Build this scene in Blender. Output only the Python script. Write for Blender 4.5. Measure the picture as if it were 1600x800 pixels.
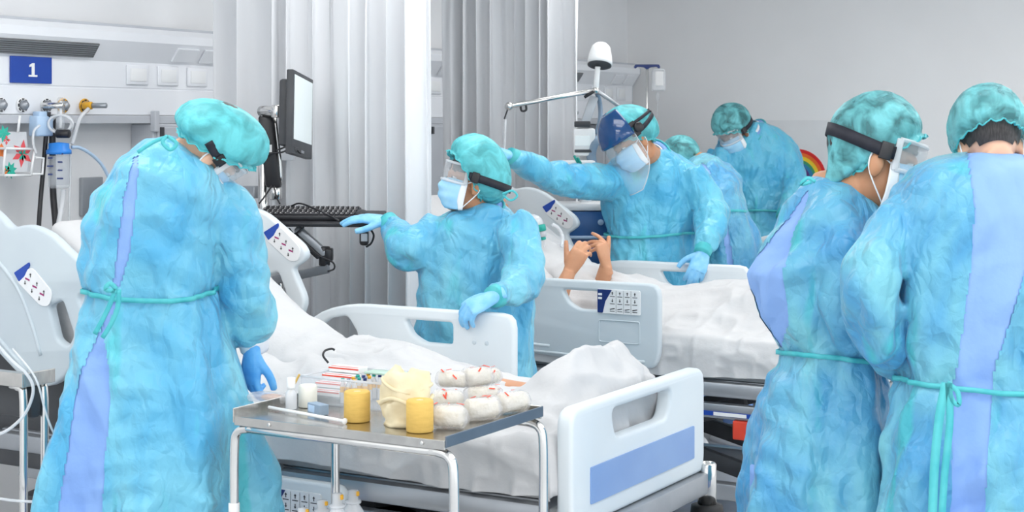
import bpy, bmesh, math, random
import numpy as np
from mathutils import Vector, Matrix
from mathutils.bvhtree import BVHTree
random.seed(7); rng = np.random.default_rng(7)
SC = bpy.context.scene
COL = SC.collection
PI = math.pi
for o in list(bpy.data.objects): bpy.data.objects.remove(o)

# ------------------------------------------------------------------ camera
CH, F, HZ = 1.65, 2500.0, 195.0            # eye height, focal length and horizon row in the 1600x800 frame
C30, S30 = math.cos(math.radians(30)), 0.5
cd = bpy.data.cameras.new('camera'); cam = bpy.data.objects.new('camera', cd); COL.objects.link(cam)
cam.location = (0, 0, CH); cam.rotation_euler = (PI/2, 0, math.radians(30))
cd.sensor_width = 36; cd.lens = F/1600*36; cd.shift_y = -(400-HZ)/1600; cd.clip_start = .05
cd.dof.use_dof = True; cd.dof.focus_distance = 5.3; cd.dof.aperture_fstop = 9.0
SC.camera = cam
# ------------------------------------------------------------------ world and exposure
wd = bpy.data.worlds.new('world'); SC.world = wd; wd.use_nodes = True
bgn = wd.node_tree.nodes['Background']; bgn.inputs[0].default_value = (.93, .97, 1, 1); bgn.inputs[1].default_value = 1.35
SC.view_settings.view_transform = 'Standard'; SC.view_settings.look = 'None'
SC.view_settings.exposure = 0.18; SC.view_settings.gamma = 1.0; SC.view_settings.use_curve_mapping = False
LAMP = 4.3                                     # radiance of the ceiling light diffusers

# ------------------------------------------------------------------ pixel -> place
RT = np.array([C30, S30, 0.]); FW = np.array([-S30, C30, 0.]); UP = np.array([0, 0, 1.])
def V(px, py, z):
    a = (px-800)/F
    return np.array([(a*C30-S30)*z, (a*S30+C30)*z, CH-(py-HZ)/F*z])
def onY(px, py, Y):
    a = (px-800)/F; return V(px, py, Y/(a*S30+C30))
def onX(px, py, X):
    a = (px-800)/F; return V(px, py, X/(a*C30-S30))
def onZ(px, py, h): return V(px, py, (CH-h)*F/(py-HZ))
def proj(P):
    P = np.asarray(P); xc = P[..., 0]*C30+P[..., 1]*S30; z = -P[..., 0]*S30+P[..., 1]*C30
    return 800+F*xc/z, HZ+F*(CH-P[..., 2])/z
def cv(r, u, f): return RT*r+UP*u+FW*f          # a direction told as right / up / away
def nz(v): v = np.asarray(v, float); return v/np.linalg.norm(v)

# ------------------------------------------------------------------ materials
MATS = {}
def mat(name, col, rough=.5, metal=0, spec=.5, bump=None, var=None, emit=None, trans=None, coat=0, sheen=0, sss=0):
    if name in MATS: return MATS[name]
    m = bpy.data.materials.new(name); m.use_nodes = True; nt = m.node_tree; N = nt.nodes; L = nt.links
    b = N['Principled BSDF']; out = N['Material Output']
    b.inputs['Base Color'].default_value = (*col, 1); b.inputs['Roughness'].default_value = rough
    b.inputs['Metallic'].default_value = metal; b.inputs['Specular IOR Level'].default_value = spec
    if coat: b.inputs['Coat Weight'].default_value = coat; b.inputs['Coat Roughness'].default_value = .1
    if sheen: b.inputs['Sheen Weight'].default_value = sheen
    if sss: b.inputs['Subsurface Weight'].default_value = sss; b.inputs['Subsurface Radius'].default_value = (.012, .005, .003); b.inputs['Subsurface Scale'].default_value = 1
    tc = N.new('ShaderNodeTexCoord')
    if var:                                       # (colour2, scale, detail, (stretch))
        n = N.new('ShaderNodeTexNoise'); n.inputs['Scale'].default_value = var[1]; n.inputs['Detail'].default_value = var[2]
        mp = N.new('ShaderNodeMapping'); mp.inputs['Scale'].default_value = var[3] if len(var) > 3 else (1, 1, 1)
        r = N.new('ShaderNodeValToRGB'); r.color_ramp.elements[0].position = .36; r.color_ramp.elements[1].position = .64
        r.color_ramp.elements[0].color = (*col, 1); r.color_ramp.elements[1].color = (*var[0], 1)
        L.new(tc.outputs['Object'], mp.inputs[0]); L.new(mp.outputs[0], n.inputs['Vector']); L.new(n.outputs[0], r.inputs[0]); L.new(r.outputs[0], b.inputs['Base Color'])
    if bump:                                      # (scale, strength, distance)
        n2 = N.new('ShaderNodeTexNoise'); n2.inputs['Scale'].default_value = bump[0]; n2.inputs['Detail'].default_value = 4
        bp = N.new('ShaderNodeBump'); bp.inputs['Strength'].default_value = bump[1]; bp.inputs['Distance'].default_value = bump[2]
        L.new(tc.outputs['Object'], n2.inputs['Vector']); L.new(n2.outputs[0], bp.inputs['Height']); L.new(bp.outputs[0], b.inputs['Normal'])
    if emit: b.inputs['Emission Color'].default_value = (*emit[0], 1); b.inputs['Emission Strength'].default_value = emit[1]
    if trans is not None:                         # share of light that passes straight through
        t = N.new('ShaderNodeBsdfTransparent'); mx = N.new('ShaderNodeMixShader'); mx.inputs[0].default_value = 1-trans
        t.inputs[0].default_value = (*[min(1, .75+.25*c) for c in col], 1)
        L.new(t.outputs[0], mx.inputs[1]); L.new(b.outputs[0], mx.inputs[2]); L.new(mx.outputs[0], out.inputs[0])
    MATS[name] = m; return m

def gown_mat(name, cyan, blue, teal):
    """thin non-woven cloth: pale where it stands off, bluer where it lies on the scrubs, contrast also set by its lit and shaded tones, teal where it is double"""
    m = bpy.data.materials.new(name); m.use_nodes = True; nt = m.node_tree; N = nt.nodes; L = nt.links
    b = N['Principled BSDF']; b.inputs['Roughness'].default_value = .36; b.inputs['Specular IOR Level'].default_value = .5
    b.inputs['Sheen Weight'].default_value = .15
    tc = N.new('ShaderNodeTexCoord')
    def noise(sc, det, st, dist=0):
        mp = N.new('ShaderNodeMapping'); mp.inputs['Scale'].default_value = st
        n = N.new('ShaderNodeTexNoise'); n.inputs['Scale'].default_value = sc; n.inputs['Detail'].default_value = det; n.inputs['Distortion'].default_value = dist
        L.new(tc.outputs['Object'], mp.inputs[0]); L.new(mp.outputs[0], n.inputs['Vector']); return n.outputs[0]
    def ramp(src, a, bb, ca, cb):
        r = N.new('ShaderNodeValToRGB'); e = r.color_ramp.elements
        e[0].position = a; e[1].position = bb; e[0].color = (*ca, 1); e[1].color = (*cb, 1); L.new(src, r.inputs[0]); return r.outputs[0]
    base = ramp(noise(3.2, 3, (1.5, 1.5, .8), .6), .36, .62, cyan, blue)  # pale-to-blue contrast also paints in the gown's highlight and shadow tones
    tmask = ramp(noise(5.0, 2, (1.6, 1.6, .28), .3), .62, .70, (0, 0, 0), (1, 1, 1))
    mx = N.new('ShaderNodeMix'); mx.data_type = 'RGBA'; L.new(tmask, mx.inputs[0]); L.new(base, mx.inputs[6]); mx.inputs[7].default_value = (*teal, 1)
    sc = N.new('ShaderNodeMath'); sc.operation = 'MULTIPLY'; sc.inputs[1].default_value = .8
    L.new(tmask, sc.inputs[0]); L.new(sc.outputs[0], mx.inputs[0]); L.new(mx.outputs[2], b.inputs['Base Color'])
    # crinkles: sharp little creases
    v = N.new('ShaderNodeTexVoronoi'); v.feature = 'DISTANCE_TO_EDGE'; v.inputs['Scale'].default_value = 8
    nn = N.new('ShaderNodeTexNoise'); nn.inputs['Scale'].default_value = 5; nn.inputs['Detail'].default_value = 3
    ad = N.new('ShaderNodeMix'); ad.data_type = 'RGBA'; ad.blend_type = 'ADD'; ad.inputs[0].default_value = .16
    L.new(tc.outputs['Object'], nn.inputs['Vector']); L.new(tc.outputs['Object'], ad.inputs[6]); L.new(nn.outputs[1], ad.inputs[7]); L.new(ad.outputs[2], v.inputs['Vector'])
    v2 = N.new('ShaderNodeTexVoronoi'); v2.feature = 'DISTANCE_TO_EDGE'; v2.inputs['Scale'].default_value = 16
    m2 = N.new('ShaderNodeMapping'); m2.inputs['Scale'].default_value = (1.5, 1.5, .45); m2.inputs['Rotation'].default_value = (.5, .4, .2)
    L.new(ad.outputs[2], m2.inputs[0]); L.new(m2.outputs[0], v2.inputs['Vector'])
    va = N.new('ShaderNodeMath'); va.operation = 'MULTIPLY_ADD'; va.inputs[1].default_value = .6; L.new(v2.outputs[0], va.inputs[0]); L.new(v.outputs[0], va.inputs[2])
    n3 = noise(26, 5, (1, 1, .8), 1.2)
    ma = N.new('ShaderNodeMath'); ma.operation = 'MULTIPLY_ADD'; ma.inputs[1].default_value = .22; L.new(n3, ma.inputs[0]); L.new(va.outputs[0], ma.inputs[2])
    bp = N.new('ShaderNodeBump'); bp.inputs['Strength'].default_value = .9; bp.inputs['Distance'].default_value = .02
    L.new(ma.outputs[0], bp.inputs['Height']); L.new(bp.outputs[0], b.inputs['Normal'])
    MATS[name] = m; return m

def cap_mat(name, col, see):
    """sheer bouffant cloth, the hair showing through in places"""
    m = bpy.data.materials.new(name); m.use_nodes = True; nt = m.node_tree; N = nt.nodes; L = nt.links
    b = N['Principled BSDF']; b.inputs['Base Color'].default_value = (*col, 1); b.inputs['Roughness'].default_value = .5
    tc = N.new('ShaderNodeTexCoord'); n = N.new('ShaderNodeTexNoise'); n.inputs['Scale'].default_value = 16; n.inputs['Detail'].default_value = 3; n.inputs['Distortion'].default_value = .8
    mr = N.new('ShaderNodeMapRange'); mr.inputs[1].default_value = .35; mr.inputs[2].default_value = .65; mr.inputs[3].default_value = 1-see; mr.inputs[4].default_value = 1
    t = N.new('ShaderNodeBsdfTransparent'); t.inputs[0].default_value = (*[.5+.5*c for c in col], 1); mx = N.new('ShaderNodeMixShader')
    L.new(tc.outputs['Object'], n.inputs['Vector']); L.new(n.outputs[0], mr.inputs[0]); L.new(mr.outputs[0], mx.inputs[0])
    bp = N.new('ShaderNodeBump'); bp.inputs['Strength'].default_value = .5; bp.inputs['Distance'].default_value = .006
    n4 = N.new('ShaderNodeTexNoise'); n4.inputs['Scale'].default_value = 60; n4.inputs['Detail'].default_value = 3; L.new(tc.outputs['Object'], n4.inputs['Vector'])
    L.new(n4.outputs[0], bp.inputs['Height']); L.new(bp.outputs[0], b.inputs['Normal'])
    L.new(t.outputs[0], mx.inputs[1]); L.new(b.outputs[0], mx.inputs[2]); L.new(mx.outputs[0], N['Material Output'].inputs[0])
    MATS[name] = m; return m

M = dict(
 wall=mat('wall paint', (.84, .845, .86), .8, bump=(60, .08, .004), var=((.80, .805, .82), 2.2, 3)),
 farwall=mat('far wall paint', (.90, .895, .90), .8, bump=(80, .05, .003), var=((.87, .865, .87), 1.5, 3)),
 ceil=mat('ceiling paint', (.88, .88, .88), .8, var=((.85, .85, .85), 2, 2)),
 floor=mat('vinyl floor', (.62, .64, .66), .28, var=((.54, .56, .58), 9, 5), bump=(90, .04, .002)),
 unit=mat('enamelled panel', (.86, .875, .91), .35, var=((.83, .85, .89), 3, 2)),
 unitg=mat('grey trunking', (.56, .58, .62), .4, var=((.52, .54, .58), 3, 2)),
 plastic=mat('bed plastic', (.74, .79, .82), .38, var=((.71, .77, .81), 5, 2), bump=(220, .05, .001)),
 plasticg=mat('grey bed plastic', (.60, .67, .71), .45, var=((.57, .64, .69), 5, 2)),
 blue=mat('blue inset', (.22, .36, .66), .35, var=((.26, .41, .70), 4, 2)),
 white=mat('white plastic', (.88, .89, .90), .35, var=((.85, .86, .87), 6, 2)),
 steel=mat('painted steel', (.42, .44, .47), .35, .6, var=((.36, .38, .41), 6, 3)),
 chrome=mat('chrome', (.74, .73, .71), .16, 1, var=((.68, .67, .66), 14, 3)),
 tray=mat('stainless sheet', (.60, .585, .56), .22, 1, var=((.5, .49, .47), 20, 4, (1, 6, 1))),
 lip=mat('grey steel lip', (.10, .135, .18), .4, .3, var=((.12, .155, .20), 8, 2)),
 dark=mat('dark grey plastic', (.045, .048, .055), .5, var=((.06, .063, .07), 8, 3)),
 black=mat('black plastic', (.012, .012, .015), .35, var=((.02, .02, .024), 10, 2)),
 rubber=mat('black rubber', (.015, .015, .016), .6, var=((.022, .022, .024), 10, 2)),
 sheet=mat('white cotton', (.63, .63, .64), .85, sheen=.1, bump=(28, .35, .008), var=((.595, .595, .605), 6, 3)),
 curtain=mat('curtain cloth', (.80, .81, .835), .85, sheen=.2, bump=(120, .05, .002), var=((.77, .78, .805), 5, 2, (1, 1, .2))),
 scrub=mat('scrub cotton', (.22, .39, .78), .7, bump=(30, .3, .008), var=((.27, .45, .82), 4, 3, (1, 1, .4))),
 scrubw=mat('white collar', (.86, .88, .92), .7, var=((.8, .83, .9), 20, 2)),
 glove=mat('nitrile glove', (.10, .40, .86), .45, var=((.16, .50, .92), 30, 3), bump=(70, .25, .003)),
 glovel=mat('pale nitrile glove', (.20, .55, .90), .45, var=((.30, .65, .94), 30, 3), bump=(70, .25, .003)),
 teal=mat('teal ribbon', (.05, .46, .52), .5, var=((.09, .54, .58), 18, 2)),
 maskb=mat('mask blue', (.33, .66, .93), .7, var=((.42, .74, .95), 20, 2), bump=(200, .1, .001)),
 maskw=mat('mask white', (.88, .90, .92), .6, var=((.84, .87, .9), 20, 2)),
 skinl=mat('skin light', (.74, .43, .29), .5, sss=.15, var=((.80, .49, .34), 14, 3), bump=(120, .1, .001)),
 skinm=mat('skin mid', (.58, .28, .155), .5, sss=.12, var=((.64, .33, .19), 14, 3), bump=(120, .1, .001)),
 skint=mat('skin tan', (.52, .24, .12), .5, sss=.12, var=((.58, .29, .16), 14, 3), bump=(120, .1, .001)),
 skind=mat('skin brown', (.25, .11, .055), .5, sss=.1, var=((.29, .13, .07), 14, 3), bump=(120, .1, .001)),
 hair=mat('dark hair', (.02, .018, .018), .5, var=((.05, .045, .045), 60, 2, (6, 1, 1))),
 strap=mat('black elastic', (.010, .011, .02), .65, var=((.018, .018, .03), 40, 2)),
 clear=mat('clear plastic', (.9, .93, .96), .12, trans=.80, var=((.88, .91, .95), 10, 2)),
 clearw=mat('milky plastic', (.9, .92, .95), .25, trans=.45, var=((.88, .9, .93), 10, 2)),
 wrap=mat('crinkled film', (.90, .90, .92), .06, trans=.66, bump=(45, .9, .02), var=((.88, .88, .9), 12, 2)),
 shield=mat('visor film', (.93, .96, .98), .05, trans=.86, var=((.91, .95, .98), 5, 2)),
 crown=mat('visor crown', (.003, .055, .19), .08, coat=.5, var=((.004, .065, .22), 5, 2)),
 navy=mat('navy print', (.01, .03, .16), .4, var=((.012, .035, .18), 20, 2)),
 ink=mat('black print', (.03, .03, .035), .5, var=((.04, .04, .045), 20, 2)),
 sign=mat('sign blue', (.008, .055, .36), .4, var=((.01, .062, .38), 10, 2)),
 signw=mat('sign white', (.9, .9, .9), .5, var=((.88, .88, .88), 10, 2)),
 amber=mat('amber ring', (.80, .42, .03), .4, var=((.74, .38, .02), 10, 2)),
 yellow=mat('yellow bandage', (.76, .50, .13), .8, bump=(160, .3, .002), var=((.70, .45, .11), 30, 3, (1, 1, 5))),
 cream=mat('cream tubular bandage', (.80, .70, .48), .85, bump=(180, .3, .002), var=((.75, .64, .42), 20, 3)),
 gauze=mat('gauze', (.83, .76, .60), .85, var=((.86, .82, .72), 18, 2)),
 red=mat('red print', (.78, .07, .03), .5, var=((.72, .06, .03), 20, 2)),
 cap_blue=mat('blue lid', (.02, .22, .72), .35, var=((.03, .25, .75), 10, 2)),
 paleblue=mat('pale blue plastic', (.50, .66, .86), .4, var=((.46, .63, .84), 10, 2)),
 green=mat('green plastic', (.01, .36, .30), .4, var=((.015, .40, .33), 10, 2)),
 screen=mat('monitor screen', (.60, .66, .67), .25, emit=((.66, .73, .74), .35), var=((.58, .64, .66), 3, 2)),
 key=mat('key caps', (.022, .022, .026), .45, var=((.03, .03, .034), 30, 2)),
 bluecart=mat('blue cart enamel', (.02, .10, .30), .35, var=((.025, .12, .33), 5, 2)),
 bluegrey=mat('blue grey cloth', (.20, .28, .38), .7, var=((.24, .32, .42), 10, 2)),
 lamp=mat('lamp diffuser', (.9, .9, .9), .5, emit=((1, .99, .97), LAMP), var=((.88, .88, .88), 4, 2)),
 glassd=mat('dark grille', (.12, .125, .13), .5, var=((.15, .155, .16), 30, 2, (1, 1, 8))),
)

# ------------------------------------------------------------------ mesh helpers
def wloc(o):
    p = np.zeros(3)
    while o is not None: p = p+np.array(o.location); o = o.parent
    return p
def mk(name, vf, m, parent=None, smooth=True, solid=0, kind=None, auto=None):
    v, f = vf
    v = np.asarray(v, float)
    if parent is not None: v = v-wloc(parent)
    me = bpy.data.meshes.new(name); me.from_pydata(v.tolist(), [], [list(map(int, q)) for q in f]); me.validate()
    bm = bmesh.new(); bm.from_mesh(me); bmesh.ops.recalc_face_normals(bm, faces=bm.faces); bm.to_mesh(me); bm.free()
    if auto: me.polygons.foreach_set('use_smooth', [True]*len(me.polygons)); me.set_sharp_from_angle(angle=math.radians(auto))
    elif smooth: me.polygons.foreach_set('use_smooth', [True]*len(me.polygons))
    me.materials.append(M[m] if isinstance(m, str) else m)
    o = bpy.data.objects.new(name, me); COL.objects.link(o)
    if parent is not None: o.parent = parent
    if solid: s = o.modifiers.new('thickness', 'SOLIDIFY'); s.thickness = solid; s.offset = 0
    if kind: o['kind'] = kind
    return o
def mkc(name, vf, m, parent=None, label=None, cat=None, group=None, **k):
    """a top-level mesh whose origin sits at the middle of its base"""
    v, f = vf; v = np.asarray(v, float); c = (v.min(0)+v.max(0))/2; c[2] = v[:, 2].min()
    o = mk(name, (v-c, f), m, parent, **k); o.location = c
    if label: o['label'] = label; o['category'] = cat
    if group: o['group'] = group
    return o
def thing(name, label, cat, loc, group=None):
    o = bpy.data.objects.new(name, None); COL.objects.link(o); o.location = tuple(map(float, loc)); o.empty_display_size = .1
    o['label'] = label; o['category'] = cat
    if group: o['group'] = group
    return o
def st(o): o['kind'] = 'structure'; return o
def join(*parts):
    V_, F_, n = [], [], 0
    for v, f in parts:
        v = np.asarray(v, float); V_.append(v); F_ += [[i+n for i in q] for q in f]; n += len(v)
    return np.concatenate(V_), F_
def xf(vf, Mx):
    v = np.asarray(vf[0], float); Mx = np.array(Mx); return v@Mx[:3, :3].T+Mx[:3, 3], vf[1]
def move(vf, d): return np.asarray(vf[0], float)+np.array(d), vf[1]
def box(a, b, bev=0, seg=2):
    bm = bmesh.new(); bmesh.ops.create_cube(bm, size=1)
    a, b = np.minimum(a, b), np.maximum(a, b); c = (a+b)/2; s = b-a
    for v in bm.verts: v.co = Vector((c[0]+v.co.x*s[0], c[1]+v.co.y*s[1], c[2]+v.co.z*s[2]))
    if bev: bmesh.ops.bevel(bm, geom=bm.edges[:], offset=min(bev, min(s)*.45), segments=seg, profile=.5, affect='EDGES')
    bm.verts.index_update(); r = np.array([v.co[:] for v in bm.verts]), [[v.index for v in f.verts] for f in bm.faces]
    bm.free(); return r
def obox(c, ax, ay, az, sx, sy, sz, bev=0):
    v, f = box((-sx/2, -sy/2, -sz/2), (sx/2, sy/2, sz/2), bev)
    R = np.stack([nz(ax), nz(ay), nz(az)], 1); return v@R.T+np.asarray(c, float), f
def loft(rings, close=True, cap=True):
    n = len(rings[0]); v = np.concatenate([np.asarray(r, float) for r in rings]); f = []
    for i in range(len(rings)-1):
        for j in range(n if close else n-1):
            k = (j+1) % n; f.append([i*n+j, i*n+k, (i+1)*n+k, (i+1)*n+j])
    if cap and close: f.append(list(range(n))[::-1]); f.append([(len(rings)-1)*n+j for j in range(n)])
    return v, f
def catmull(pts, n):
    P = np.asarray(pts, float); P = np.vstack([2*P[0]-P[1], P, 2*P[-1]-P[-2]]); out = []
    m = len(P)-3
    for i in range(m):
        for t in np.linspace(0, 1, n, endpoint=(i == m-1)):
            a, b, c, d = P[i:i+4]
            out.append(.5*((2*b)+(c-a)*t+(2*a-5*b+4*c-d)*t*t+(-a+3*b-3*c+d)*t**3))
    return np.array(out)
def frames(P):
    T = np.gradient(P, axis=0); T /= np.linalg.norm(T, axis=1)[:, None]+1e-12
    u = np.cross(T[0], UP); u = np.cross(T[0], [1, 0, 0]) if np.linalg.norm(u) < .1 else u
    u = nz(u); U = []
    for t in T: u = nz(u-t*np.dot(u, t)); U.append(u)
    U = np.array(U); return T, U, np.cross(T, U)
def tube(pts, r, seg=10, n=6, smooth=True, flat=1.0, cap=True):
    P = np.asarray(pts, float); R = np.broadcast_to(np.asarray(r, float), (len(P),))
    Q = catmull(np.column_stack([P, R]), n) if smooth and len(P) > 2 else np.column_stack([P, R])
    T, U, W = frames(Q[:, :3]); a = np.arange(seg)*2*PI/seg
    return loft([q[:3]+np.outer(np.cos(a)*q[3], u)+np.outer(np.sin(a)*q[3]*flat, w) for q, u, w in zip(Q, U, W)], cap=cap)
def ribbon(pts, w, th, nrm, n=6):
    """a flat band along pts; nrm = outward directions"""
    P = np.asarray(pts, float); Nn = np.broadcast_to(np.asarray(nrm, float), P.shape)
    Q = catmull(np.column_stack([P, Nn]), n) if n > 1 else np.column_stack([P, Nn]); P, Nn = Q[:, :3], Q[:, 3:]
    T = np.gradient(P, axis=0); rings = []
    for p, t, nn in zip(P, T, Nn):
        t = nz(t); nn = nz(nn-t*np.dot(nn, t)); s = np.cross(t, nn)
        rings.append([p+s*w/2+nn*th/2, p-s*w/2+nn*th/2, p-s*w/2-nn*th/2, p+s*w/2-nn*th/2])
    return loft(rings)
def lathe(prof, seg=24, o=(0, 0, 0), ax=(0, 0, 1)):
    az = nz(ax); u = np.cross(az, [0, 1, 0]); u = np.cross(az, [1, 0, 0]) if np.linalg.norm(u) < .1 else u; u = nz(u); w = np.cross(az, u)
    a = np.arange(seg)*2*PI/seg
    return loft([np.asarray(o)+az*z+np.outer(np.cos(a)*max(r, 1e-4), u)+np.outer(np.sin(a)*max(r, 1e-4), w) for r, z in prof])
def cyl(p, q, r, seg=16, bev=.15):
    p, q = np.asarray(p, float), np.asarray(q, float); L = np.linalg.norm(q-p); b = min(r*bev, L*.2)
    return lathe([(r-b, 0), (r, b), (r, L-b), (r-b, L)], seg, p, (q-p)/L)
def ell(c, r, R=None, nu=16, nv=10):
    u = np.arange(nu)*2*PI/nu; rings = []
    for t in np.linspace(.001, PI-.001, nv): rings.append(np.column_stack([np.cos(u)*math.sin(t)*r[0], np.sin(u)*math.sin(t)*r[1], np.full(nu, math.cos(t)*r[2])]))
    v, f = loft(rings)
    if R is not None: v = v@np.asarray(R).T
    return v+np.asarray(c, float), f
def fillet(pts, r, n=4):
    P = np.asarray(pts, float); out = []; m = len(P)
    R = np.broadcast_to(np.asarray(r, float), (m,))
    for i in range(m):
        a, b, c = P[i-1], P[i], P[(i+1) % m]; d1, d2 = a-b, c-b; l1, l2 = np.linalg.norm(d1), np.linalg.norm(d2)
        k = min(R[i], l1*.48, l2*.48); s, e = b+d1/l1*k, b+d2/l2*k
        for t in np.linspace(0, 1, n): out.append((1-t)**2*s+2*t*(1-t)*b+t*t*e)
    return np.array(out)
def plate(outer, holes, th, bev, au, av, aw, o=(0, 0, 0)):
    """a plate with cut-outs and rounded edges; outlines in (u, v), thickness along w"""
    c = bpy.data.curves.new('t', 'CURVE'); c.dimensions = '2D'; c.fill_mode = 'BOTH'
    c.extrude = max(th/2-bev, 0); c.bevel_depth = bev; c.bevel_resolution = 2; c.offset = -bev
    for ring in [outer]+list(holes):
        s = c.splines.new('POLY'); s.points.add(len(ring)-1); s.use_cyclic_u = True
        for p, q in zip(s.points, ring): p.co = (q[0], q[1], 0, 1)
    ob = bpy.data.objects.new('t', c); COL.objects.link(ob); dg = bpy.context.evaluated_depsgraph_get()
    me = bpy.data.meshes.new_from_object(ob.evaluated_get(dg)); bm = bmesh.new(); bm.from_mesh(me); bmesh.ops.remove_doubles(bm, verts=bm.verts[:], dist=1e-5)
    bm.verts.index_update(); v = np.array([q.co[:] for q in bm.verts]); f = [[q.index for q in g.verts] for g in bm.faces]; bm.free()
    bpy.data.objects.remove(ob); bpy.data.curves.remove(c); bpy.data.meshes.remove(me)
    return v@np.stack([np.asarray(au, float), np.asarray(av, float), np.asarray(aw, float)])+np.asarray(o, float), f
def text(s, size, depth, au, av, o):
    c = bpy.data.curves.new('t', 'FONT'); c.body = s; c.size = size; c.extrude = depth/2; c.align_x = 'CENTER'; c.align_y = 'CENTER'; c.offset = size*.012
    ob = bpy.data.objects.new('t', c); COL.objects.link(ob); dg = bpy.context.evaluated_depsgraph_get()
    me = bpy.data.meshes.new_from_object(ob.evaluated_get(dg)); v = np.array([q.co[:] for q in me.vertices]); f = [list(p.vertices) for p in me.polygons]
    bpy.data.objects.remove(ob); bpy.data.curves.remove(c); bpy.data.meshes.remove(me)
    return v@np.stack([np.asarray(au, float), np.asarray(av, float), np.cross(au, av)])+np.asarray(o, float), f
def vnoise(P):
    P = np.asarray(P, float); i = np.floor(P).astype(np.int64); f = P-i; f = f*f*f*(f*(f*6-15)+10)
    def h(x, y, z):
        n = (x*374761393+y*668265263+z*1440662683) & 0xffffffff; n = ((n ^ (n >> 13))*1274126177) & 0xffffffff; return ((n ^ (n >> 16)) & 0xffff)/65535.
    x, y, z = i.T; u, v, w = f.T
    l = lambda a, b, t: a+(b-a)*t
    return l(l(l(h(x, y, z), h(x+1, y, z), u), l(h(x, y+1, z), h(x+1, y+1, z), u), v), l(l(h(x, y, z+1), h(x+1, y, z+1), u), l(h(x, y+1, z+1), h(x+1, y+1, z+1), u), v), w)
def ridge(P, p=1.5): return (1-np.abs(2*vnoise(P)-1))**p
def remesh(vf, vox, it=3):
    me = bpy.data.meshes.new('t'); me.from_pydata(np.asarray(vf[0]).tolist(), [], [list(map(int, q)) for q in vf[1]])
    bm = bmesh.new(); bm.from_mesh(me); bmesh.ops.recalc_face_normals(bm, faces=bm.faces); bm.to_mesh(me); bm.free()
    ob = bpy.data.objects.new('t', me); COL.objects.link(ob); md = ob.modifiers.new('r', 'REMESH'); md.mode = 'VOXEL'; md.voxel_size = vox
    dg = bpy.context.evaluated_depsgraph_get(); e = ob.evaluated_get(dg); m2 = e.to_mesh()
    v = np.empty(len(m2.vertices)*3); m2.vertices.foreach_get('co', v); v = v.reshape(-1, 3)
    lv = np.empty(len(m2.loops), np.int64); m2.loops.foreach_get('vertex_index', lv); ls = np.empty(len(m2.polygons), np.int64); m2.polygons.foreach_get('loop_total', ls)
    e.to_mesh_clear(); bpy.data.objects.remove(ob); bpy.data.meshes.remove(me)
    if (ls == 4).all(): f = lv.reshape(-1, 4)
    else: f = np.split(lv, np.cumsum(ls)[:-1]); f = np.array([list(q) if len(q) == 4 else list(q)+[q[-1]] for q in f])
    v = lap(v, f, it); return v, f
def lap(v, f, it, k=.5):
    e = np.concatenate([f[:, [0, 1]], f[:, [1, 2]], f[:, [2, 3]], f[:, [3, 0]]]); n = len(v)
    deg = np.bincount(e[:, 0], minlength=n)+np.bincount(e[:, 1], minlength=n)
    for _ in range(it):
        s = np.stack([np.bincount(e[:, 0], v[e[:, 1], a], n)+np.bincount(e[:, 1], v[e[:, 0], a], n) for a in range(3)], 1)
        v = v+(s/np.maximum(deg, 1)[:, None]-v)*k
    return v
def normals(v, f):
    n = np.cross(v[f[:, 2]]-v[f[:, 0]], v[f[:, 3]]-v[f[:, 1]]); o = np.zeros_like(v)
    for a in range(4):
        for b in range(3): o[:, b] += np.bincount(f[:, a], n[:, b], len(v))
    o /= np.linalg.norm(o, axis=1)[:, None]+1e-12
    return o
# ================================================================== the room
WX, WY, HC = -4.9, 10.1, 2.85
EX = 2.6
st(mk('floor', box((WX-.1, -1.6, -.1), (EX, WY+.1, 0)), 'floor', smooth=False))
st(mk('wall_left', box((WX-.12, -1.6, 0), (WX, WY+.1, HC)), 'wall', smooth=False))
st(mk('wall_far', box((WX, WY, 0), (EX, WY+.12, HC)), 'farwall', smooth=False))
st(mk('ceiling', box((WX-.1, -1.6, HC), (EX, WY+.1, HC+.1)), 'ceil', smooth=False))
st(mk('baseboard_left', box((WX, -1.6, 0), (WX+.015, WY, .1), .004), 'unitg', smooth=False))
st(mk('baseboard_far', box((WX, WY-.015, 0), (EX, WY, .1), .004), 'unitg', smooth=False))
k = 0
LBL = ['first', 'second', 'third', 'fourth']
for iy, y in enumerate((.9, 3.1, 5.3, 7.5)):
    for ix, x in enumerate((-3.3, -.6, 1.6)):  # right-hand column is an unseen addition that brightens the far wall
        t = thing('ceiling_light', f'white ceiling light panel, {LBL[iy]} from the camera in the row {("above the beds", "above the aisle", "right of the aisle, added to brighten the far wall")[ix]}', 'ceiling light', (x, y, HC-.04), 'ceiling light panels')
        mk('frame', plate([(-.62, -.62), (.62, -.62), (.62, .62), (-.62, .62)], [[(-.58, -.58), (.58, -.58), (.58, .58), (-.58, .58)]], .04, .003, (1, 0, 0), (0, 1, 0), (0, 0, 1), (x, y, HC-.0205)), 'white', t, smooth=False)
        mk('diffuser', box((x-.58, y-.58, HC-.02), (x+.58, y+.58, HC-.006)), 'lamp', t, smooth=False)

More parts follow.
